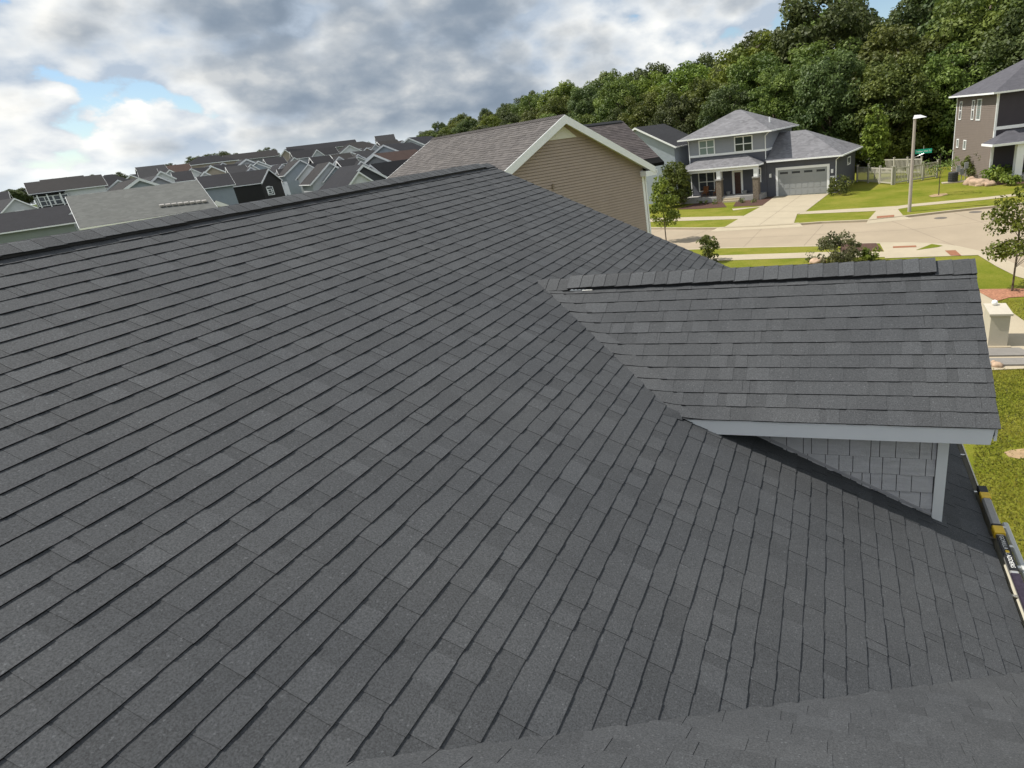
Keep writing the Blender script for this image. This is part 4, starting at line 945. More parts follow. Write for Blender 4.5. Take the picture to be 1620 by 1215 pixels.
def ridge(x0, y0, r0, az, x1):
    """ridge from the point at pixel (x0, y0), r0 metres away, running level towards azimuth az until it stands at pixel column x1"""
    a = atR(x0, y0, r0*KR); d = Vector((math.sin(R_(az)), math.cos(R_(az)), 0)); lo, hi = 0.5, 90.0
    sgn = 1 if proj(a+d)[0] > x0 else -1
    for _ in range(40):
        m_ = (lo+hi)/2; q = proj(a+d*m_)
        if q is not None and (q[0]-x1)*sgn < 0: lo = m_
        else: hi = m_
    return a, a+d*lo
def gable_to(px, py, r, length, turn=0.0):
    """front gable seen end on: peak at the pixel, ridge running away from us"""
    a = atR(px, py, r*KR); d = ray(px, py); az = math.atan2(d.x, d.y)+R_(turn); return a, a+Vector((math.sin(az)*length, math.cos(az)*length, 0))
def facing(label, px, py, r, width, p, roof, wall, turn=12, length=11, wins=(), group='houses of the estate on the left', rake=.30, porch=None):
    """house whose gable wall looks at us (local -y)"""
    length *= 1.6; width *= KR*.92; rake *= 1.3
    a, b = gable_to(px, py, r, length, turn); d = (b-a).normalized(); g = ground(a.x, a.y)
    root = thing('house', label, 'house', (a.x, a.y, g-.1), math.atan2(d.y, d.x)-math.pi/2, group)
    zr = a.z-g+.1; oh = .4; ze = zr-.12-p*width/2
    mb = MB(); gable_wall(mb, -width/2, width/2, oh, length, -.6, ze, p, 'y'); build('wall', mb, wm(wall), root)
    gable_roof(root, -width/2, width/2, oh, length, ze, p, 'y', oh, rm(roof), WHITE, rake=rake)
    for (x, w, z, hh, nx) in wins: window(root, 'F', oh, x-w, x+w, zr-z*KR, zr-z*KR+hh*2, nx, 2, .12)
    for x in ((-width*.22, width*.22) if width > 9 else (0,)): window(root, 'F', oh, x-.7, x+.7, ze-1.6, ze-.1, 2, 2, .12)
    if porch: porch(root, zr)
    return root
def dark_block(root, L, h, zr, ze):
    build('wall', MB().box(.6, L*.42, -h-.5, -h-.02, -.6, ze-.15), wm('black'), root)['label'] = 'black clad left half'
    for x in (.9, L*.2, L*.36): build('post', MB().box(x, x+.18, -h-.9, -h-.72, -.6, ze-.3), WHITE, root)
    build('porch_roof', MB().box(.4, L*.44, -h-1.0, -h-.5, ze-.4, ze-.2), rm('black'), root)
    build('porch_roof', MB().box(.4, L*.44, -h-1.6, -h-.5, ze-3.2, ze-3.0), rm('black'), root)
    for x in (L*.06, L*.16, L*.27, L*.35): window(root, 'F', -h-.5, x, x+1.2, ze-2.3, ze-.7, 1, 2, .1)
far_house('long black and white house with dark roof near the left edge', *ridge(37, 289.5, 62, 30, 160), 6.0, .40, 'brown', 'white', wins=((14.0, .9, 6.1, 1.1, 1, 0), (19.0, 1.0, 6.1, 1.1, 1, 0)), extra=dark_block)
far_house('cream garage house with dark roof and small dormer at the far left', *ridge(-45, 309, 74, 32, 13), 6, .42, 'char', 'cream', cross=((9.2, 2.0, -2.6, .9, .8, 'white'),), wins=((8.8, 3.6, 1.2, 2.0, 3, 0),))
far_house('low house with charcoal roof and grey green wall in the left foreground', *ridge(-40, 343, 40, 32, 112), 6.4, .36, 'char', 'green', wins=((6.6, .7, 4.3, .8, 1, 0), (9.6, 1.5, 4.1, 1.1, 2, 0), (3.0, 1.2, 4.1, 1.0, 2, 0)), cross=((3.4, .9, -1, .35, .75, 'white'),))
def vents(root, L, h, zr, ze):
    p = .44
    for i in range(8):
        x = 6.1+.47*i; y = -4.15-.045*i; z = zr-p*abs(y)
        build('roof_vent', MB().add([(x, y-.28, z-.05), (x+.36, y-.28, z-.05), (x+.36, y+.06, z+.03), (x, y+.06, z+.03), (x, y-.28, z+.10), (x+.36, y-.28, z+.10), (x+.36, y+.08, z+.17), (x, y+.08, z+.17)],
              [(0, 3, 2, 1), (4, 5, 6, 7), (0, 1, 5, 4), (1, 2, 6, 5), (2, 3, 7, 6), (3, 0, 4, 7)]), pm('vent_metal', (.33, .31, .29), .6), root)
far_house('house with broad light grey roof and box vents just beyond our ridge', *ridge(103, 311, 30, 31, 312), 11, .44, 'grey', 'white', oh=.4, rake=.5, cross=((10.7/KR, 1.05, -1, 1.2, .62, 'white'),), extra=vents)
facing('house with pale blue gable poking up behind the broad grey roof', 219, 281, 46, 5.4, .55, 'brown', 'blue', turn=-8, length=12)
far_house('pale house with twin front gables on the skyline left of the reddish roof', *ridge(213, 265, 84, 30, 260), 6, .42, 'mid', 'pale', cross=((2.6, 3.4, .6, .9, .75, 'pale'), (6.4, 3.6, .6, .9, .75, 'pale')), wins=((2.6, 1.8, 5.2, 1.3, 3, .6), (6.4, 1.8, 5.2, 1.3, 3, .6)))
far_house('beige house with reddish brown roof on the skyline', *ridge(262, 262.5, 90, 34, 299), 6, .42, 'red', 'beige', wins=((2, 1.0, 5.0, 1.4, 1, 0), (4.6, 1.0, 5.0, 1.4, 1, 0)), extra=lambda r, L, h, zr, ze: build('porch_roof', MB().box(0, L, -h-1.4, -h-.02, ze-2.9, ze-2.7), WHITE, r))
far_house('grey house with dark hip roof on the skyline beside the reddish one', *ridge(314, 248, 96, 34, 341), 6.5, .42, 'black', 'beige', hip=True, wins=((0, .9, 5, 1.2, 1, 0), (4, .9, 5, 1.2, 1, 0)))
far_house('house with low dark roof over a pale blue wall behind the broad grey roof', *ridge(310, 280, 52, 36, 362), 5.4, .42, 'char', 'blue', wins=((3.9, .5, 5.2, .7, 1, 0),))
facing('house with light grey front gable and dark roof left of the black house', 389, 251, 74, 6.6, .55, 'char', 'pale', turn=-8, length=10, wins=((0, .5, 1.6, .5, 1),))
far_house('black sided house with white framed windows and white eaves', *ridge(424, 266.5, 56, -112, 362), 5.6, .52, 'black', 'black', wins=((3.4, .9, 6.2, 1.3, 1, 0), (6.7, 1.1, 6.3, 1.2, 2, 0)), gwins=(('R', -1.8, 1.1, 6.3, 1.2), ('L', -1.8, 1.1, 6.3, 1.2)), oh=.25)
far_house('house with long dark roof and cream gable right of the black house', *ridge(437, 268, 66, 40, 545), 6.6, .52, 'black', 'cream', cross=((2.2, 3.6, 1.2, .3, .95, 'cream'), (7.4, 2.0, .9, 1.9, 1.1, 'white')), wins=((2.2, 1.6, 5.0, 1.0, 2, 1.2),))
far_house('light grey house with two steep white trimmed gables above the long dark roof', *ridge(458, 240, 84, 40, 530), 5.6, .45, 'black', 'pale', cross=((2.6, 3.8, .8, .2, 1.0, 'pale'), (6.2, 4.4, .8, .1, .6, 'white')), wins=((2.4, 1.2, 5.8, 1.3, 2, .8), (5.2, 1.2, 5.8, 1.4, 2, .8), (8.6, 2.2, 5.6, 1.2, 4, 0)))
facing('house with brownish grey gable peeping over the dark roofs', 450, 236, 98, 5.5, .9, 'char', 'beige', turn=20)
far_house('far house with dark roof and small white dormers on the skyline above the black house', *ridge(352, 246, 108, 40, 437), 6, .45, 'brown', 'grey', cross=((3.2, 2.4, -1.5, .8, .9, 'white'), (9.4, 2.6, -1.5, .8, .9, 'beige')), wins=((6.3, 1.2, 4.6, 1.0, 2, 0),))
far_house('long dark roofed row on the skyline in the middle of the estate', *ridge(452, 233, 122, 44, 562), 6, .45, 'char', 'grey', cross=((8, 2.6, -1.0, .9, .9, 'pale'), (13, 2.6, -1.0, .9, .9, 'grey')), wins=((4, 1, 4.8, 1.2, 1, 0), (10.5, 1, 4.8, 1.2, 1, 0)))
far_house('grey house with brown hip roof and white porch gables', *ridge(552, 226, 92, 45, 574), 6.4, .42, 'brown', 'grey', hip=True, cross=((2.6, 2.6, 4.4, .9, .9, 'pale'), (5.6, 2.4, 4.4, 1.3, .9, 'pale')), wins=((-1.5, 1, 5.2, 1.3, 1, 0),))
far_house('pale house with grey roof highest on the skyline', *ridge(592, 215.5, 98, 50, 623), 7, .5, 'mid', 'white')
facing('house with wide pale blue gable beside the brown neighbour roof', 606, 228.5, 66, 6.8, .5, 'char', 'blue', turn=28, length=9)
facing('house with grey gable and reddish roof low in the middle', 591, 243, 52, 5.6, .5, 'red', 'grey', turn=34, length=9)
facing('house with pale gable at the end of the estate next to the brown roof', 646, 217.5, 78, 6.4, .5, 'char', 'pale', turn=30, length=8)
facing('house with dark grey gable and white rake boards just beyond our ridge', 574, 259.5, 44, 6.4, .72, 'char', 'dark', turn=-14, length=10, rake=.3)
facing('small white gable with dark roof in front of the dark grey gable', 567, 270.5, 41, 2.6, .9, 'char', 'white', turn=-14, length=4, rake=.22)
facing('white trimmed steep gable at the right end of the estate roofs', 585, 259.5, 47, 2.6, .95, 'black', 'white', turn=35, length=8, rake=.3)
facing('tiny house roof at the end of the skyline before the trees', 668, 209, 130, 7, .5, 'char', 'grey', turn=30, length=8)
far_house('dark hip roofed house at the back of the skyline on the left', *ridge(165, 277, 105, 32, 178), 8, .6, 'char', 'grey', hip=True)
far_house('dark roofed house on the skyline behind the black and white one', *ridge(62, 285, 92, 32, 132), 6, .42, 'brown', 'grey')
rb_ = random.Random(77)
BACK = [(232, 268, 62), (248, 277, 48), (286, 271, 64), (334, 262, 70), (372, 262, 60), (408, 254, 74), (432, 249, 80), (474, 252, 62), (505, 247, 66), (521, 256, 52), (538, 243, 70), (556, 240, 74), (548, 252, 54), (580, 233, 84), (612, 222, 92), (634, 229, 84)]
for k, (px_, py_, r_) in enumerate(BACK):
    wl = rb_.choice(('pale', 'white', 'grey', 'beige', 'blue', 'cream')); rf_ = rb_.choice(('char', 'black', 'mid', 'brown'))
    nm = ORDW[k]+' from the left among the small dark roofed houses packed between the estate rows'
    if k % 2: facing(nm, px_, py_, r_, rb_.uniform(2.6, 3.6), rb_.uniform(.55, .8), rf_, wl, turn=rb_.choice((-10, 26)), length=8, rake=.24)
    else:
        a_, b_ = ridge(px_-16, py_+2, r_, 36, px_+16); far_house(nm, a_, b_, 5, .45, rf_, wl, cross=((rb_.uniform(1.2, 2.2)*r_/60, 1.5, .5, .35, .8, rb_.choice(('white', 'pale', wl))),), wins=((.9*r_/60, .9, 5, 1.2, 1, 0),))
TINY = [(22, 313, 66), (186, 284, 62), (206, 276, 72), (302, 266, 72), (352, 257, 80), (396, 259, 64), (446, 259, 68), (487, 259, 58), (530, 262, 52), (602, 250, 62), (622, 239, 70), (566, 247, 62)]
for k, (px_, py_, r_) in enumerate(TINY):
    wl = rb_.choice(('pale', 'white', 'cream', 'blue', 'white')); rf_ = rb_.choice(('char', 'black', 'mid'))
    facing(ORDW[k]+' from the left of the tiny pale gables filling gaps between the estate houses', px_, py_, r_, rb_.uniform(1.9, 2.6), rb_.uniform(.6, .9), rf_, wl, turn=rb_.choice((-12, 22)), length=6, rake=.2)
# blue grey house and low grey house left of the grey house
def side_houses():
    a = atR(1004, 201.5, 74); root = thing('house', 'blue grey house whose white raked gable shows above the dark shingle slope', 'house', (a.x, a.y, GZ), R_(-13))
    zr = a.z-GZ; W = 9.0; p = .50
    mb = MB(); gable_wall(mb, -W/2, W/2, .35, 7, -.3, zr-.12-p*W/2, p, 'y'); build('wall', mb, wm('blue'), root)
    gable_roof(root, -W/2, W/2, .35, 7, zr-.12-p*W/2, p, 'y', .35, rm('mid'), WHITE, rake=.2)
    # low house: hip-less wing, slope towards us, gable on the right
    A, B = atR(1030, 244.5, 82), atR(1086, 239.8, 78); A.z = B.z = (A.z+B.z)/2; d = (B-A).normalized()
    root = thing('house', 'low house with light grey roof and blue grey garage left of the porch', 'house', (A.x, A.y, GZ), math.atan2(d.y, d.x))
    L = (B.xy-A.xy).length; zr = A.z-GZ; p = .62; h = 4.2; ze = zr-p*h-.12
    mb = MB(); gable_wall(mb, -4, L-.25, -h, h, -.2, ze, p, 'x'); build('wall', mb, wm('dark'), root)
    gable_roof(root, -4, L-.25, -h, h, ze, p, 'x', .3, far_shingle('light_grey_shingle', (0.165, 0.163, 0.172), .30), WHITE, rake=.2)
    build('wall', MB().box(-4, L-.27, -h-.06, -h-.004, -.2, ze-.1), wm('blue'), root)
    g = build('garage_door', MB().box(L-3.9, L-.9, -h-.10, -h-.065, -.1, 2.3), pm('grey_garage_door', (.205, .215, .215), .55), root)
    build('door_frame', MB().box(L-4.1, L-3.9, -h-.13, -h-.063, -.1, 2.3).box(L-.9, L-.7, -h-.13, -h-.063, -.1, 2.3).box(L-4.1, L-.7, -h-.13, -h-.063, 2.3, 2.5), WHITE, root)
    build('downspout', MB().tube([(L-.3, -h-.12, ze), (L-.3, -h-.12, 0)], [.05, .05], 4), WHITE, root)
side_houses()
# ================================================================== TREES AND PLANTS
def leaf_cloud(clusters, leaf, per, seed, flat=0.5, asp=0.6):
    """leaf-sized faces gathered in clumps through the crown; clusters: (x, y, z, r, tone)"""
    r = random.Random(seed); mb = MB(); v, f, t = mb.v, mb.f, mb.t
    for (cx, cy, cz, cr, tone) in clusters:
        n = max(6, int(per*cr*cr))
        for _ in range(n):
            # points towards the shell of the clump
            th = r.uniform(0, 2*math.pi); z = r.uniform(-0.75, 1); q = math.sqrt(max(0, 1-z*z)); rad = cr*(r.uniform(.45, 1.08)**.6)
            px, py, pz_ = cx+rad*q*math.cos(th), cy+rad*q*math.sin(th), cz+rad*z*.82
            nx, ny, nz = q*math.cos(th)+r.gauss(0, .55), q*math.sin(th)+r.gauss(0, .55), z*flat+.45+r.gauss(0, .45)
            N_ = Vector((nx, ny, nz)).normalized(); T = N_.orthogonal().normalized(); a = r.uniform(0, 6.28)
            T = (T*math.cos(a)+N_.cross(T)*math.sin(a)); B = N_.cross(T); s = leaf*r.uniform(.65, 1.35)
            P = Vector((px, py, pz_)); b = len(v)
            for q_ in (P-T*s, P-B*s*asp-T*s*.1, P+T*s, P+B*s*asp-T*s*.1): v.append((q_.x, q_.y, q_.z))
            f.append((b, b+1, b+2, b+3)); t.append(max(0, min(1, tone+r.gauss(0, .16))))
    return mb
def crown_clusters(H, W, base, n, seed, shape='round', cr=(.9, 1.7)):
    r = random.Random(seed); out = []
    for i in range(n):
        while True:
            x, y, z = r.uniform(-1, 1), r.uniform(-1, 1), r.uniform(0, 1)
            if shape == 'round': lim = math.sqrt(max(0, 1-((z-.45)/.58)**2))
            elif shape == 'column': lim = min(1, .35+1.6*z)*math.sqrt(max(0, 1-max(0, (z-.35)/.66)**2))
            else: lim = (1-.85*z)*min(1, .4+3*z)
            d = math.hypot(x, y)
            if d < lim and (d > lim*.45 or z > .72): break
        rr = r.uniform(*cr)*(1.1-.35*z)
        out.append((x*W/2, y*W/2, base+z*(H-base), rr, r.betavariate(2, 2)))
    return out
def tree_mesh(H, W, base, n, leaf, per, seed, shape='round', cr=(.9, 1.7)):
    cl = crown_clusters(H, W, base, n, seed, shape, cr); r = random.Random(seed+1)
    crown = leaf_cloud(cl, leaf, per, seed+2).mesh('crown', False)
    tb = MB(); tr = max(.028, H*.009) if H < 9 else H*.016
    top = base+(H-base)*.75; lean = r.uniform(-.03, .03)*H
    pts = [(0, 0, -.3), (lean*.2, 0, base*.6), (lean*.5, lean*.2, (base+top)/2), (lean, lean*.3, top)]
    tb.tube(pts, [tr*1.3, tr, tr*.7, tr*.25], 7)
    for (cx, cy, cz, cr_, tone) in cl[:max(6, n//4)]:
        z0 = max(base*.7, cz-math.hypot(cx, cy)*.8-.3); k = max(0, min(1, (z0)/top))
        tb.tube([(lean*k, lean*.25*k, z0), (cx*.5, cy*.5, (z0+cz)/2+.1), (cx, cy, cz)], [tr*.45, tr*.28, tr*.1], 5, False)
    return crown, tb.mesh('trunk')
def place_tree(name, label, cat, meshes, loc, mat, s=1.0, rz=0.0, group=None, sz=None):
    root = thing(name, label, cat, loc, rz, group); root.scale = (s, s, sz or s)
    crown, trunk = meshes
    link('crown', crown, mat, root); link('trunk', trunk, BARK, root)
    return root
rt = random.Random(99)
WOODS = [tree_mesh(18, 12.5, 2.2, 150, .23, 88, 100+i*7, 'round', (.8, 2.3)) for i in range(4)]+[tree_mesh(20, 9.5, 2.5, 130, .22, 92, 160+i*7, 'column', (.8, 2.0)) for i in range(2)]
def wood_variant(i, mat):
    c, t = WOODS[i]; key = (i, mat.name)
    if key not in wood_variant.c:
        m_ = c.copy(); m_.materials.clear(); m_.materials.append(mat); wood_variant.c[key] = m_
    return wood_variant.c[key], t
wood_variant.c = {}
TONE = {'leaf_dark': 'dark green', 'leaf_mid': 'mid green', 'leaf_bright': 'bright yellow green'}
def wood_place(az):
    for lim, t in ((-27, 'at the far left end'), (-20, 'above the brown roof ridge'), (-13.5, 'above the brown gable'), (-7.5, 'left of the grey house roof'), (0, 'behind the grey house'), (6, 'behind the garage'), (10.5, 'behind the lamp post')):
        if az < lim: return t
    return 'behind the right house'
TOPS = [(-34, 2.2), (-32.5, 2.6), (-28, 3.3), (-23.7, 4.0), (-18.8, 5.1), (-13.5, 5.3), (-8, 5.7), (-4.5, 6.6), (0, 7.9), (8, 8.6), (16, 9.2), (30, 9)]
DIST = [(-34, 235), (-28, 190), (-22, 150), (-16, 122), (-10, 102), (-4, 92), (4, 90), (12, 93), (20, 98), (30, 100)]
def interp(tb, x):
    if x <= tb[0][0]: return tb[0][1]
    for (a, b), (c, d) in zip(tb, tb[1:]):
        if x <= c: return b+(d-b)*(x-a)/(c-a)
    return tb[-1][1]
def woods():
    n = 0; made = {}
    for rowi, (dd, hs, step) in enumerate(((0, .66, 1.0), (9, .84, 1.05), (20, .97, 1.1), (34, 1.0, 1.3))):
        az = -34.0
        while az < 24:
            d = interp(DIST, az)*(1+.0)+dd*interp(DIST, az)/95+rt.uniform(-3, 3)
            x, y = CAM.x+d*math.sin(R_(az)), d*math.cos(R_(az)); g = ground(x, y)
            top = CAM.z+d*math.tan(R_(interp(TOPS, az)))
            H = (top-g)*hs*rt.uniform(.86, 1.07)
            i = rt.choice((0, 1, 2, 3, 0, 1, 2, 3, 4, 5)); mat = rt.choice((LEAFD, LEAFD, LEAFM, LEAFM, LEAFM, LEAFD, LEAFY) if rowi < 3 else (LEAFD, LEAFM))
            base = 18 if i < 4 else 20; sz = H/base; s = sz*rt.uniform(.92, 1.2) if sz > .6 else rt.uniform(.65, .8)
            o = place_tree('tree', '', 'tree', wood_variant(i, mat), (x, y, g-.2), mat, s, rt.uniform(0, 6.28), 'trees of the woods', sz)
            made.setdefault((TONE[mat.name], ('front', 'second', 'third', 'hindmost')[rowi], wood_place(az)), []).append(o)
            az += math.degrees(s*9.0*step/d)*rt.uniform(.8, 1.15); n += 1
    for (tone, row_, place), lst in made.items():
        for k, o in enumerate(lst):
            nth = '' if len(lst) == 1 else ', '+('first', 'second', 'third', 'fourth', 'fifth', 'sixth', 'seventh')[k]+' from left'
            o['label'] = f'{tone} tree, {row_} row of woods, {place}{nth}'
woods()
# skyline trees behind the estate
ORD = ('first', 'second', 'third', 'fourth', 'fifth', 'sixth', 'seventh', 'eighth', 'ninth', 'tenth', 'eleventh', 'twelfth', 'thirteenth', 'fourteenth', 'fifteenth')
for k, (px_, top_) in enumerate(((-12, 306), (14, 298), (30, 297), (92, 281), (118, 282), (148, 279), (183, 273), (262, 258), (306, 247), (328, 243), (352, 243), (372, 246), (420, 234))):
    p = atR(px_, top_, 285+7*(k % 3)); g = ground(p.x, p.y); w = wood_variant(k % 6, LEAFD); sz = max(4, p.z-g)/18
    place_tree('tree', ORD[k]+' from the left of the dark tree crowns behind the estate roofs', 'tree', w, (p.x, p.y, g-.2), LEAFD, sz*1.4, k*1.3, 'trees behind the estate', sz)
def at_ground(px, py): return atZ(px, py, GZ)
# single trees and shrubs
COLT = tree_mesh(7.6, 2.5, .7, 90, .15, 190, 301, 'column', (.36, .62))
p = at_ground(1383, 284); place_tree('tree', 'narrow bright green tree beside the garage', 'tree', COLT, p, LEAFY, 1.0, .4)
ASH = tree_mesh(4.15, 2.7, 1.45, 48, .075, 560, 311, 'round', (.26, .5))
p = at_ground(1601, 461); place_tree('tree', 'young street tree with feathery green leaves in the red chip bed', 'tree', ASH, p, LEAFY, 1.0, 1.1)
THIN = tree_mesh(3.9, 2.5, 1.5, 26, .08, 160, 321, 'round', (.22, .45))
p = at_ground(1485, 309); place_tree('tree', 'thin sparse young tree in the far lawn', 'tree', THIN, p, LEAFM, 1.0, 2.0)
VERGE = tree_mesh(4.7, 2.1, 1.3, 50, .095, 420, 331, 'round', (.26, .5))
p = at_ground(1050, 380); place_tree('tree', 'bright green young tree at the corner of the brown house', 'tree', VERGE, (p.x+.2, p.y, GZ), LEAFY, 1.0, .7)
DENSE = tree_mesh(4.5, 3.3, .4, 80, .12, 260, 341, 'round', (.4, .75))
p = at_ground(1068, 327); place_tree('tree', 'dense green small tree left of the porch', 'tree', DENSE, (p.x, p.y, GZ), LEAFM, 1.0, .2)
def shrub(label, px, py, H, W, mat, seed, leaf=.07, per=420, n=26, cr=(.16, .34), dz=0.0, name='shrub', cat='shrub', shape='round'):
    cl = crown_clusters(H, W, .05, n, seed, shape, cr); p = at_ground(px, py)
    root = thing(name, label, cat, (p.x, p.y, GZ+dz), seed)
    link('foliage', leaf_cloud(cl, leaf, per, seed+1).mesh('foliage', False), mat, root)
    tb = MB(); r = random.Random(seed)
    for c in cl[:9]: tb.tube([(r.uniform(-.06, .06), r.uniform(-.06, .06), -.05), (c[0]*.5, c[1]*.5, c[2]*.55), c[:3]], [.018, .013, .006], 4, False)
    build('stem', tb, BARK, root); return root
shrub('sparse dark shrub growing up behind our rake edge', 1122, 414, 1.75, 1.45, LEAFM, 401, .07, 700, 34, (.16, .32))
shrub('loose purple and green shrub behind the dormer ridge', 1326, 417, 1.75, 2.2, LEAFP, 411, .07, 620, 70, (.18, .36))
shrub('tuft of green grass-like leaves right of the purple shrub', 1376, 412, .75, 1.0, LEAFY, 415, .09, 500, 14, (.14, .26), name='plant', cat='plant')
shrub('rounded green shrub at the corner of the grey garage', 1329, 308, 1.75, 2.3, LEAFM, 421, .09, 300, 36, (.24, .48))
shrub('dark rounded shrub at the corner of the right house', 1549, 280, 2.0, 3.2, LEAFM, 431, .09, 300, 44, (.3, .55), .35)
for k, (px_, py_, h_, w_) in enumerate(((1571, 288, 1.15, 1.9), (1584, 291, 1.1, 1.8), (1594, 286, 1.2, 1.7), (1608, 283, .9, 1.6), (1600, 293, .7, 1.3))):
    shrub('bright green hosta clump beside the boulders, '+('leftmost', 'second from left', 'tallest in the middle', 'rightmost', 'lowest in front')[k], px_, py_, h_, w_, LEAFY, 440+k, .13, 170, 20, (.22, .40), .2, 'plant', 'plant')
for k, (px_, py_) in enumerate(((1106, 323), (1118, 323.5), (1132, 323), (1175, 321), (1192, 320.5))):
    shrub('small low plant in the mulch bed before the porch, '+('first', 'second', 'third', 'fourth', 'fifth')[k]+' from the left', px_, py_, .45, .6, LEAFM, 460+k, .06, 500, 8, (.12, .2), 0, 'plant', 'plant')
shrub('small weedy plant beside the purple shrub behind the dormer', 1281, 414, .7, .7, LEAFD, 471, .05, 500, 10, (.10, .2), 0, 'plant', 'plant')
shrub('bright bush at the far left below the cream garage', 4, 345, 3.2, 3.0, LEAFM, 480, .15, 120, 26, (.4, .8), 2.5)
# ================================================================== STREET FURNITURE, FENCE, SMALL THINGS
def lamp_post():
    p = at_ground(1438.5, 335); root = thing('street_lamp', 'tall tan street lamp carrying a green street sign', 'street lamp', (p.x, p.y, GZ), R_(-10))
    TAN = pm('tan_pole', (.40, .36, .31), .6, .06, 4)
    H = 6.55
    build('pole', MB().tube([(0, 0, -.2), (0, 0, 2), (0, 0, H)], [.135, .125, .095], 12), TAN, root)
    build('lamp_head', MB().add([(-.12, -.16, H-.02), (.75, -.2, H+.02), (.75, .2, H+.02), (-.12, .16, H-.02), (-.05, -.08, H+.22), (.35, -.12, H+.2), (.35, .12, H+.2), (-.05, .08, H+.22)],
          [(0, 3, 2, 1), (4, 5, 6, 7), (0, 1, 5, 4), (1, 2, 6, 5), (2, 3, 7, 6), (3, 0, 4, 7)]), WHITE, root)
    zs = 4.12; GR = pm('sign_green', (.012, .32, .20), .4, .04)
    sign = build('street_sign', MB().box(.14, 1.25, -.012, .012, zs, zs+.30), GR, root)
    o = link('lettering', text_mesh('Timber Oak Tr', .165, PRINT, 'lettering'), None, sign); o.matrix_local = Matrix.Translation((.695, -.015, zs+.15)) @ Matrix.Rotation(R_(90), 4, 'X')
    build('bracket', MB().tube([(.1, 0, zs-.22), (.45, 0, zs-.12), (.75, 0, zs+.02)], [.03, .025, .02], 6), ALU, root)
    build('bracket', MB().tube([(.70, 0, zs+.30), (.70, 0, zs+.52)], [.015, .015], 5), ALU, root)
lamp_post()
def fence(label, a, b, H=1.6, n_gap=.17):
    a, b = Vector(a), Vector(b); L = (b-a).length; d = (b-a)/L
    root = thing('fence', label, 'fence', (a.x, a.y, GZ), math.atan2(d.y, d.x), 'picket fences'); VIN = pm('almond_vinyl', (.50, .475, .40), .5, .04)
    np_ = max(1, round(L/1.9)); st = L/np_
    for i in range(np_+1): build('post', MB().prism([(i*st-.075, -.075), (i*st+.075, -.075), (i*st+.075, .075), (i*st-.075, .075)], -.2, H+.12, 'z').box(i*st-.10, i*st+.10, -.10, .10, H+.12, H+.18), VIN, root)
    for i in range(np_):
        for z in (.12, H-.14): build('rail', MB().box(i*st+.077, (i+1)*st-.077, -.03, .03, z, z+.12), VIN, root)
        x = i*st+.16
        while x < (i+1)*st-.12:
            build('picket', MB().box(x-.033, x+.033, -.014, .014, .242, H-.142), VIN, root); x += n_gap
g1 = at_ground(1356, 287.8); g2 = at_ground(1411, 292.5); g3 = at_ground(1440, 289); g4 = at_ground(1482, 281)
fence('almond picket fence between the garage and the lamp post', (g1.x, g1.y, 0), (g2.x, g2.y, 0))
fence('almond picket fence running from behind the lamp post to the right house', (g2.x+.2, g2.y+.05, 0), (g4.x, g4.y, 0))
fence('farther almond picket fence seen between the narrow tree and the lamp', (g1.x+1.5, g1.y+7.5, 0), (g2.x+3.5, g2.y+7.8, 0))
def boulder(label, px, py, sx, sy, sz_, seed, dz=.1):
    bm = bmesh.new(); bmesh.ops.create_icosphere(bm, subdivisions=3, radius=1); r = Vector((seed*1.7, seed*.9, seed*2.3))
    for v in bm.verts:
        q = v.co.copy(); k = 1+.30*mnoise.noise(q*1.3+r)+.12*mnoise.noise(q*3.1+r); v.co = Vector((q.x*sx, q.y*sy, q.z*sz_))*k
    me = bpy.data.meshes.new('boulder'); bm.to_mesh(me); bm.free(); p = at_ground(px, py)
    o = link('boulder', me, pm('pink_stone', (.42, .30, .21), .9, .35, 3, .6, 9)); o.location = (p.x, p.y, GZ+dz); o.rotation_euler = (0, 0, seed); smooth_shade(o)
    return tag(o, label, 'boulder', 'boulders by the right house')
for k, (px_, py_, a, b, c) in enumerate(((1535, 291.5, .75, .55, .55), (1546, 293, .95, .6, .5), (1557, 293.5, .8, .5, .42), (1567, 293.5, .6, .45, .3))):
    boulder('pinkish boulder at the edge of the hosta bed, '+('leftmost and tallest', 'second from the left', 'third from the left', 'smallest and rightmost')[k], px_, py_, a, b, c, k+1)
boulder('small pale stone behind the dormer ridge left of the purple shrub', 1293, 416, .5, .35, .25, 7, .05)
for k, (px_, py_, s) in enumerate(((1571.5, 577, .11), (1577, 580.5, .16))):
    boulder(('small white stone' if k == 0 else 'small cream stone')+' at the edge of the near lawn by the path', px_, py_, s, s*.8, s*.7, 8+k, .06)['group'] = 'stones by the path'
p = at_ground(1507, 289); t = thing('air_conditioner', 'dark round cooling unit on a pad by the brown side wall', 'air conditioner', (p.x, p.y, GZ)); 
build('pad', MB().box(-.9, 1.5, -.5, .5, -.05, .08), CONC, t); build('casing', MB().tube([(0, 0, .08), (0, 0, .95)], [.42, .42], 14), pm('unit_grey', (.06, .06, .062), .6), t)
for z in (.25, .42, .59, .76): build('louvre', MB().tube([(0, 0, z), (0, 0, z+.03)], [.45, .45], 14), BLACKP, t)
for k, (dx, h) in enumerate(((.9, 1.3), (1.5, 1.0), (2.1, 1.5))):
    m_ = thing('utility_meter', 'grey utility meter box on the brown side wall, '+('left', 'middle', 'right')[k]+' one of three', 'meter', (p.x+dx*.6, p.y+.9+.2*k, GZ)); build('box', MB().box(-.16, .16, -.1, .1, h-.45, h+.1), pm('meter_grey', (.30, .31, .31), .5), m_); build('conduit', MB().tube([(0, 0, 0), (0, 0, h-.45)], [.035, .035], 6), pm('meter_grey', (.30, .31, .31), .5), m_)
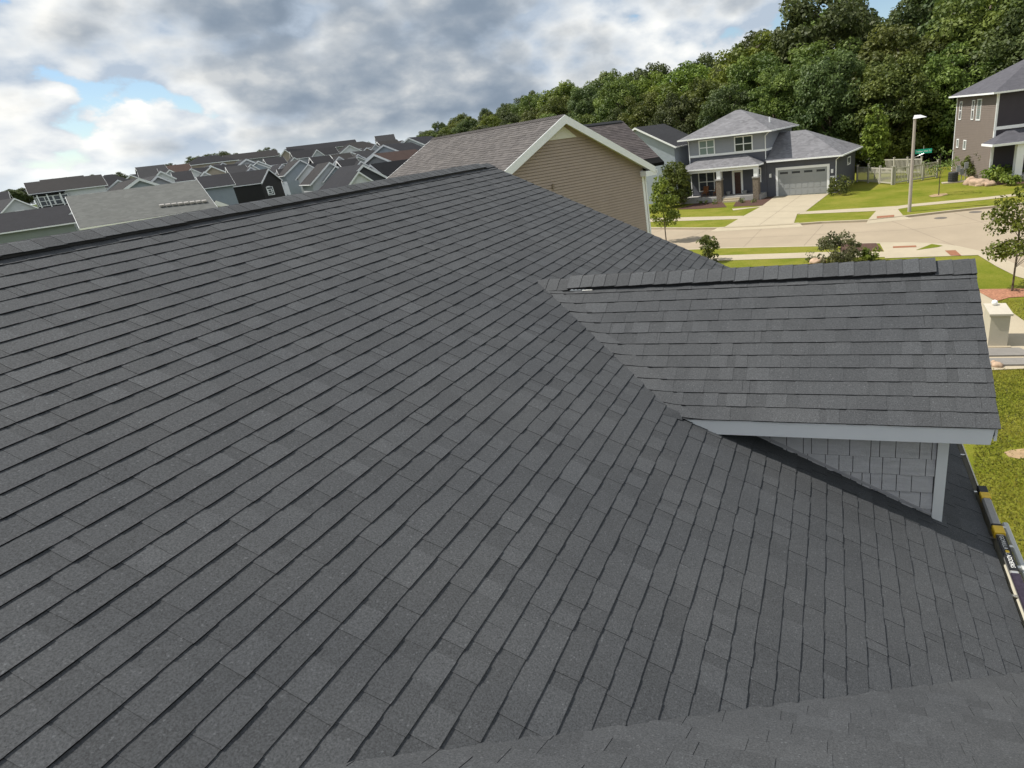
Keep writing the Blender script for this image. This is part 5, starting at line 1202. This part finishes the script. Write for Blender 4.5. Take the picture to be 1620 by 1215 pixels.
# cream pillar with overhanging cap beside the path, added grey slabs in front stand in for a cast shadow
p = at_ground(1577.5, 549); t = thing('pillar', 'short cream pillar with overhanging flat cap beside the path', 'pillar', (p.x, p.y, GZ), R_(-2)); t.scale = (.86, .86, .88); CRM = pm('cream_pillar', (.50, .455, .37), .8, .05, 2)
build('shaft', MB().prism([(-.33, 0), (.33, 0), (.33, 1.35), (-.33, 1.35)], -.05, 1.26, 'z'), CRM, t); build('cap', MB().box(-.40, .40, -.07, 1.42, 1.26, 1.34), CRM, t); build('base_slab', MB().box(-.45, .45, -.12, 1.5, -.05, .05), CONC, t)
bq = thing('post_ornament', 'small white ball ornament on the pillar cap', 'ornament', (p.x+.0, p.y+1.0, GZ+1.18)); o = build('ball', MB().tube([(0, 0, 0), (0, 0, .03), (0, 0, .09), (0, 0, .15), (0, 0, .18)], [.04, .08, .10, .08, .03], 10), WHITE, bq); smooth_shade(o)
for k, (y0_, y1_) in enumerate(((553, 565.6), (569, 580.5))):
    q = pz(GZ, (1556, y1_), (1640, y1_-1.0), (1612 if k == 0 else 1640, y0_), (1556, y0_+.8)); o = sheet('shadow_slab', q, GZ+.075, SHADEC, '', th=.09, kind=None); tag(o, 'grey slab standing in for a shadow by the pillar, '+('farther' if k == 0 else 'nearer')+' of two', 'shadow stand-in', 'shadow slabs by the pillar')
# storm drains in the street, small marker stake in the road
for k, (px_, py_) in enumerate(((1488, 345), (1543, 335.5), (1578, 347))):
    p = atZ(px_, py_, GZ-.13); o = build('drain_cover', MB().tube([(0, 0, .004), (0, 0, .012)], [.42, .42], 20), pm('iron_grey', (.14, .12, .10), .8), None); o.location = (p.x, p.y, GZ-.13)
    tag(o, 'dark round drain cover in the street, '+('left', 'middle', 'right')[k]+' one', 'drain cover', 'drain covers')
# ------------------------------------------------------------------ grass blades on the near lawn
def blades():
    r = random.Random(8); mb = MB(); v, f, t = mb.v, mb.f, mb.t
    def patch(x0, x1, y0, y1, n, test=None):
        for _ in range(n):
            x, y = r.uniform(x0, x1), r.uniform(y0, y1)
            if test and not test(x, y): continue
            h = r.uniform(.02, .06); a = r.uniform(0, 6.28); w = r.uniform(.008, .02); lx_, ly_ = r.gauss(0, .04), r.gauss(0, .04)
            b = len(v); c_, s_ = math.cos(a)*w, math.sin(a)*w
            v.extend(((x-c_, y-s_, GZ-.005), (x+c_, y+s_, GZ-.005), (x+lx_, y+ly_, GZ+h))); f.append((b, b+1, b+2))
            t.append(max(0, min(1, .45+.9*mnoise.noise(Vector((x*.45, y*.45, 3)))+r.gauss(0, .22))))
    def ok(x, y):
        q = proj((x, y, GZ)); 
        if q is None or not (1540 < q[0] < 1700 and 575 < q[1] < 1000): return False
        if 1586 < q[0] < 1660 and 708 < q[1] < 726 and r.random() < .85: return False
        return q[1] > 584
    patch(7.6, 13.5, 5, 21, 90000, ok)
    def ok2(x, y):
        q = proj((x, y, GZ)); return q is not None and 1548 < q[0] < 1660 and 474 < q[1] < 530 and (q[1]-478)/(510-478) < (q[0]-1578)/(1620-1578) and q[0] > 1578
    patch(10.5, 18, 20, 30, 30000, ok2)
    o = build('grass_blades', mb, BLADE, None, fix=False); tag(o, 'short green grass of the near lawn below the gutter', 'grass', kind='stuff')
blades()
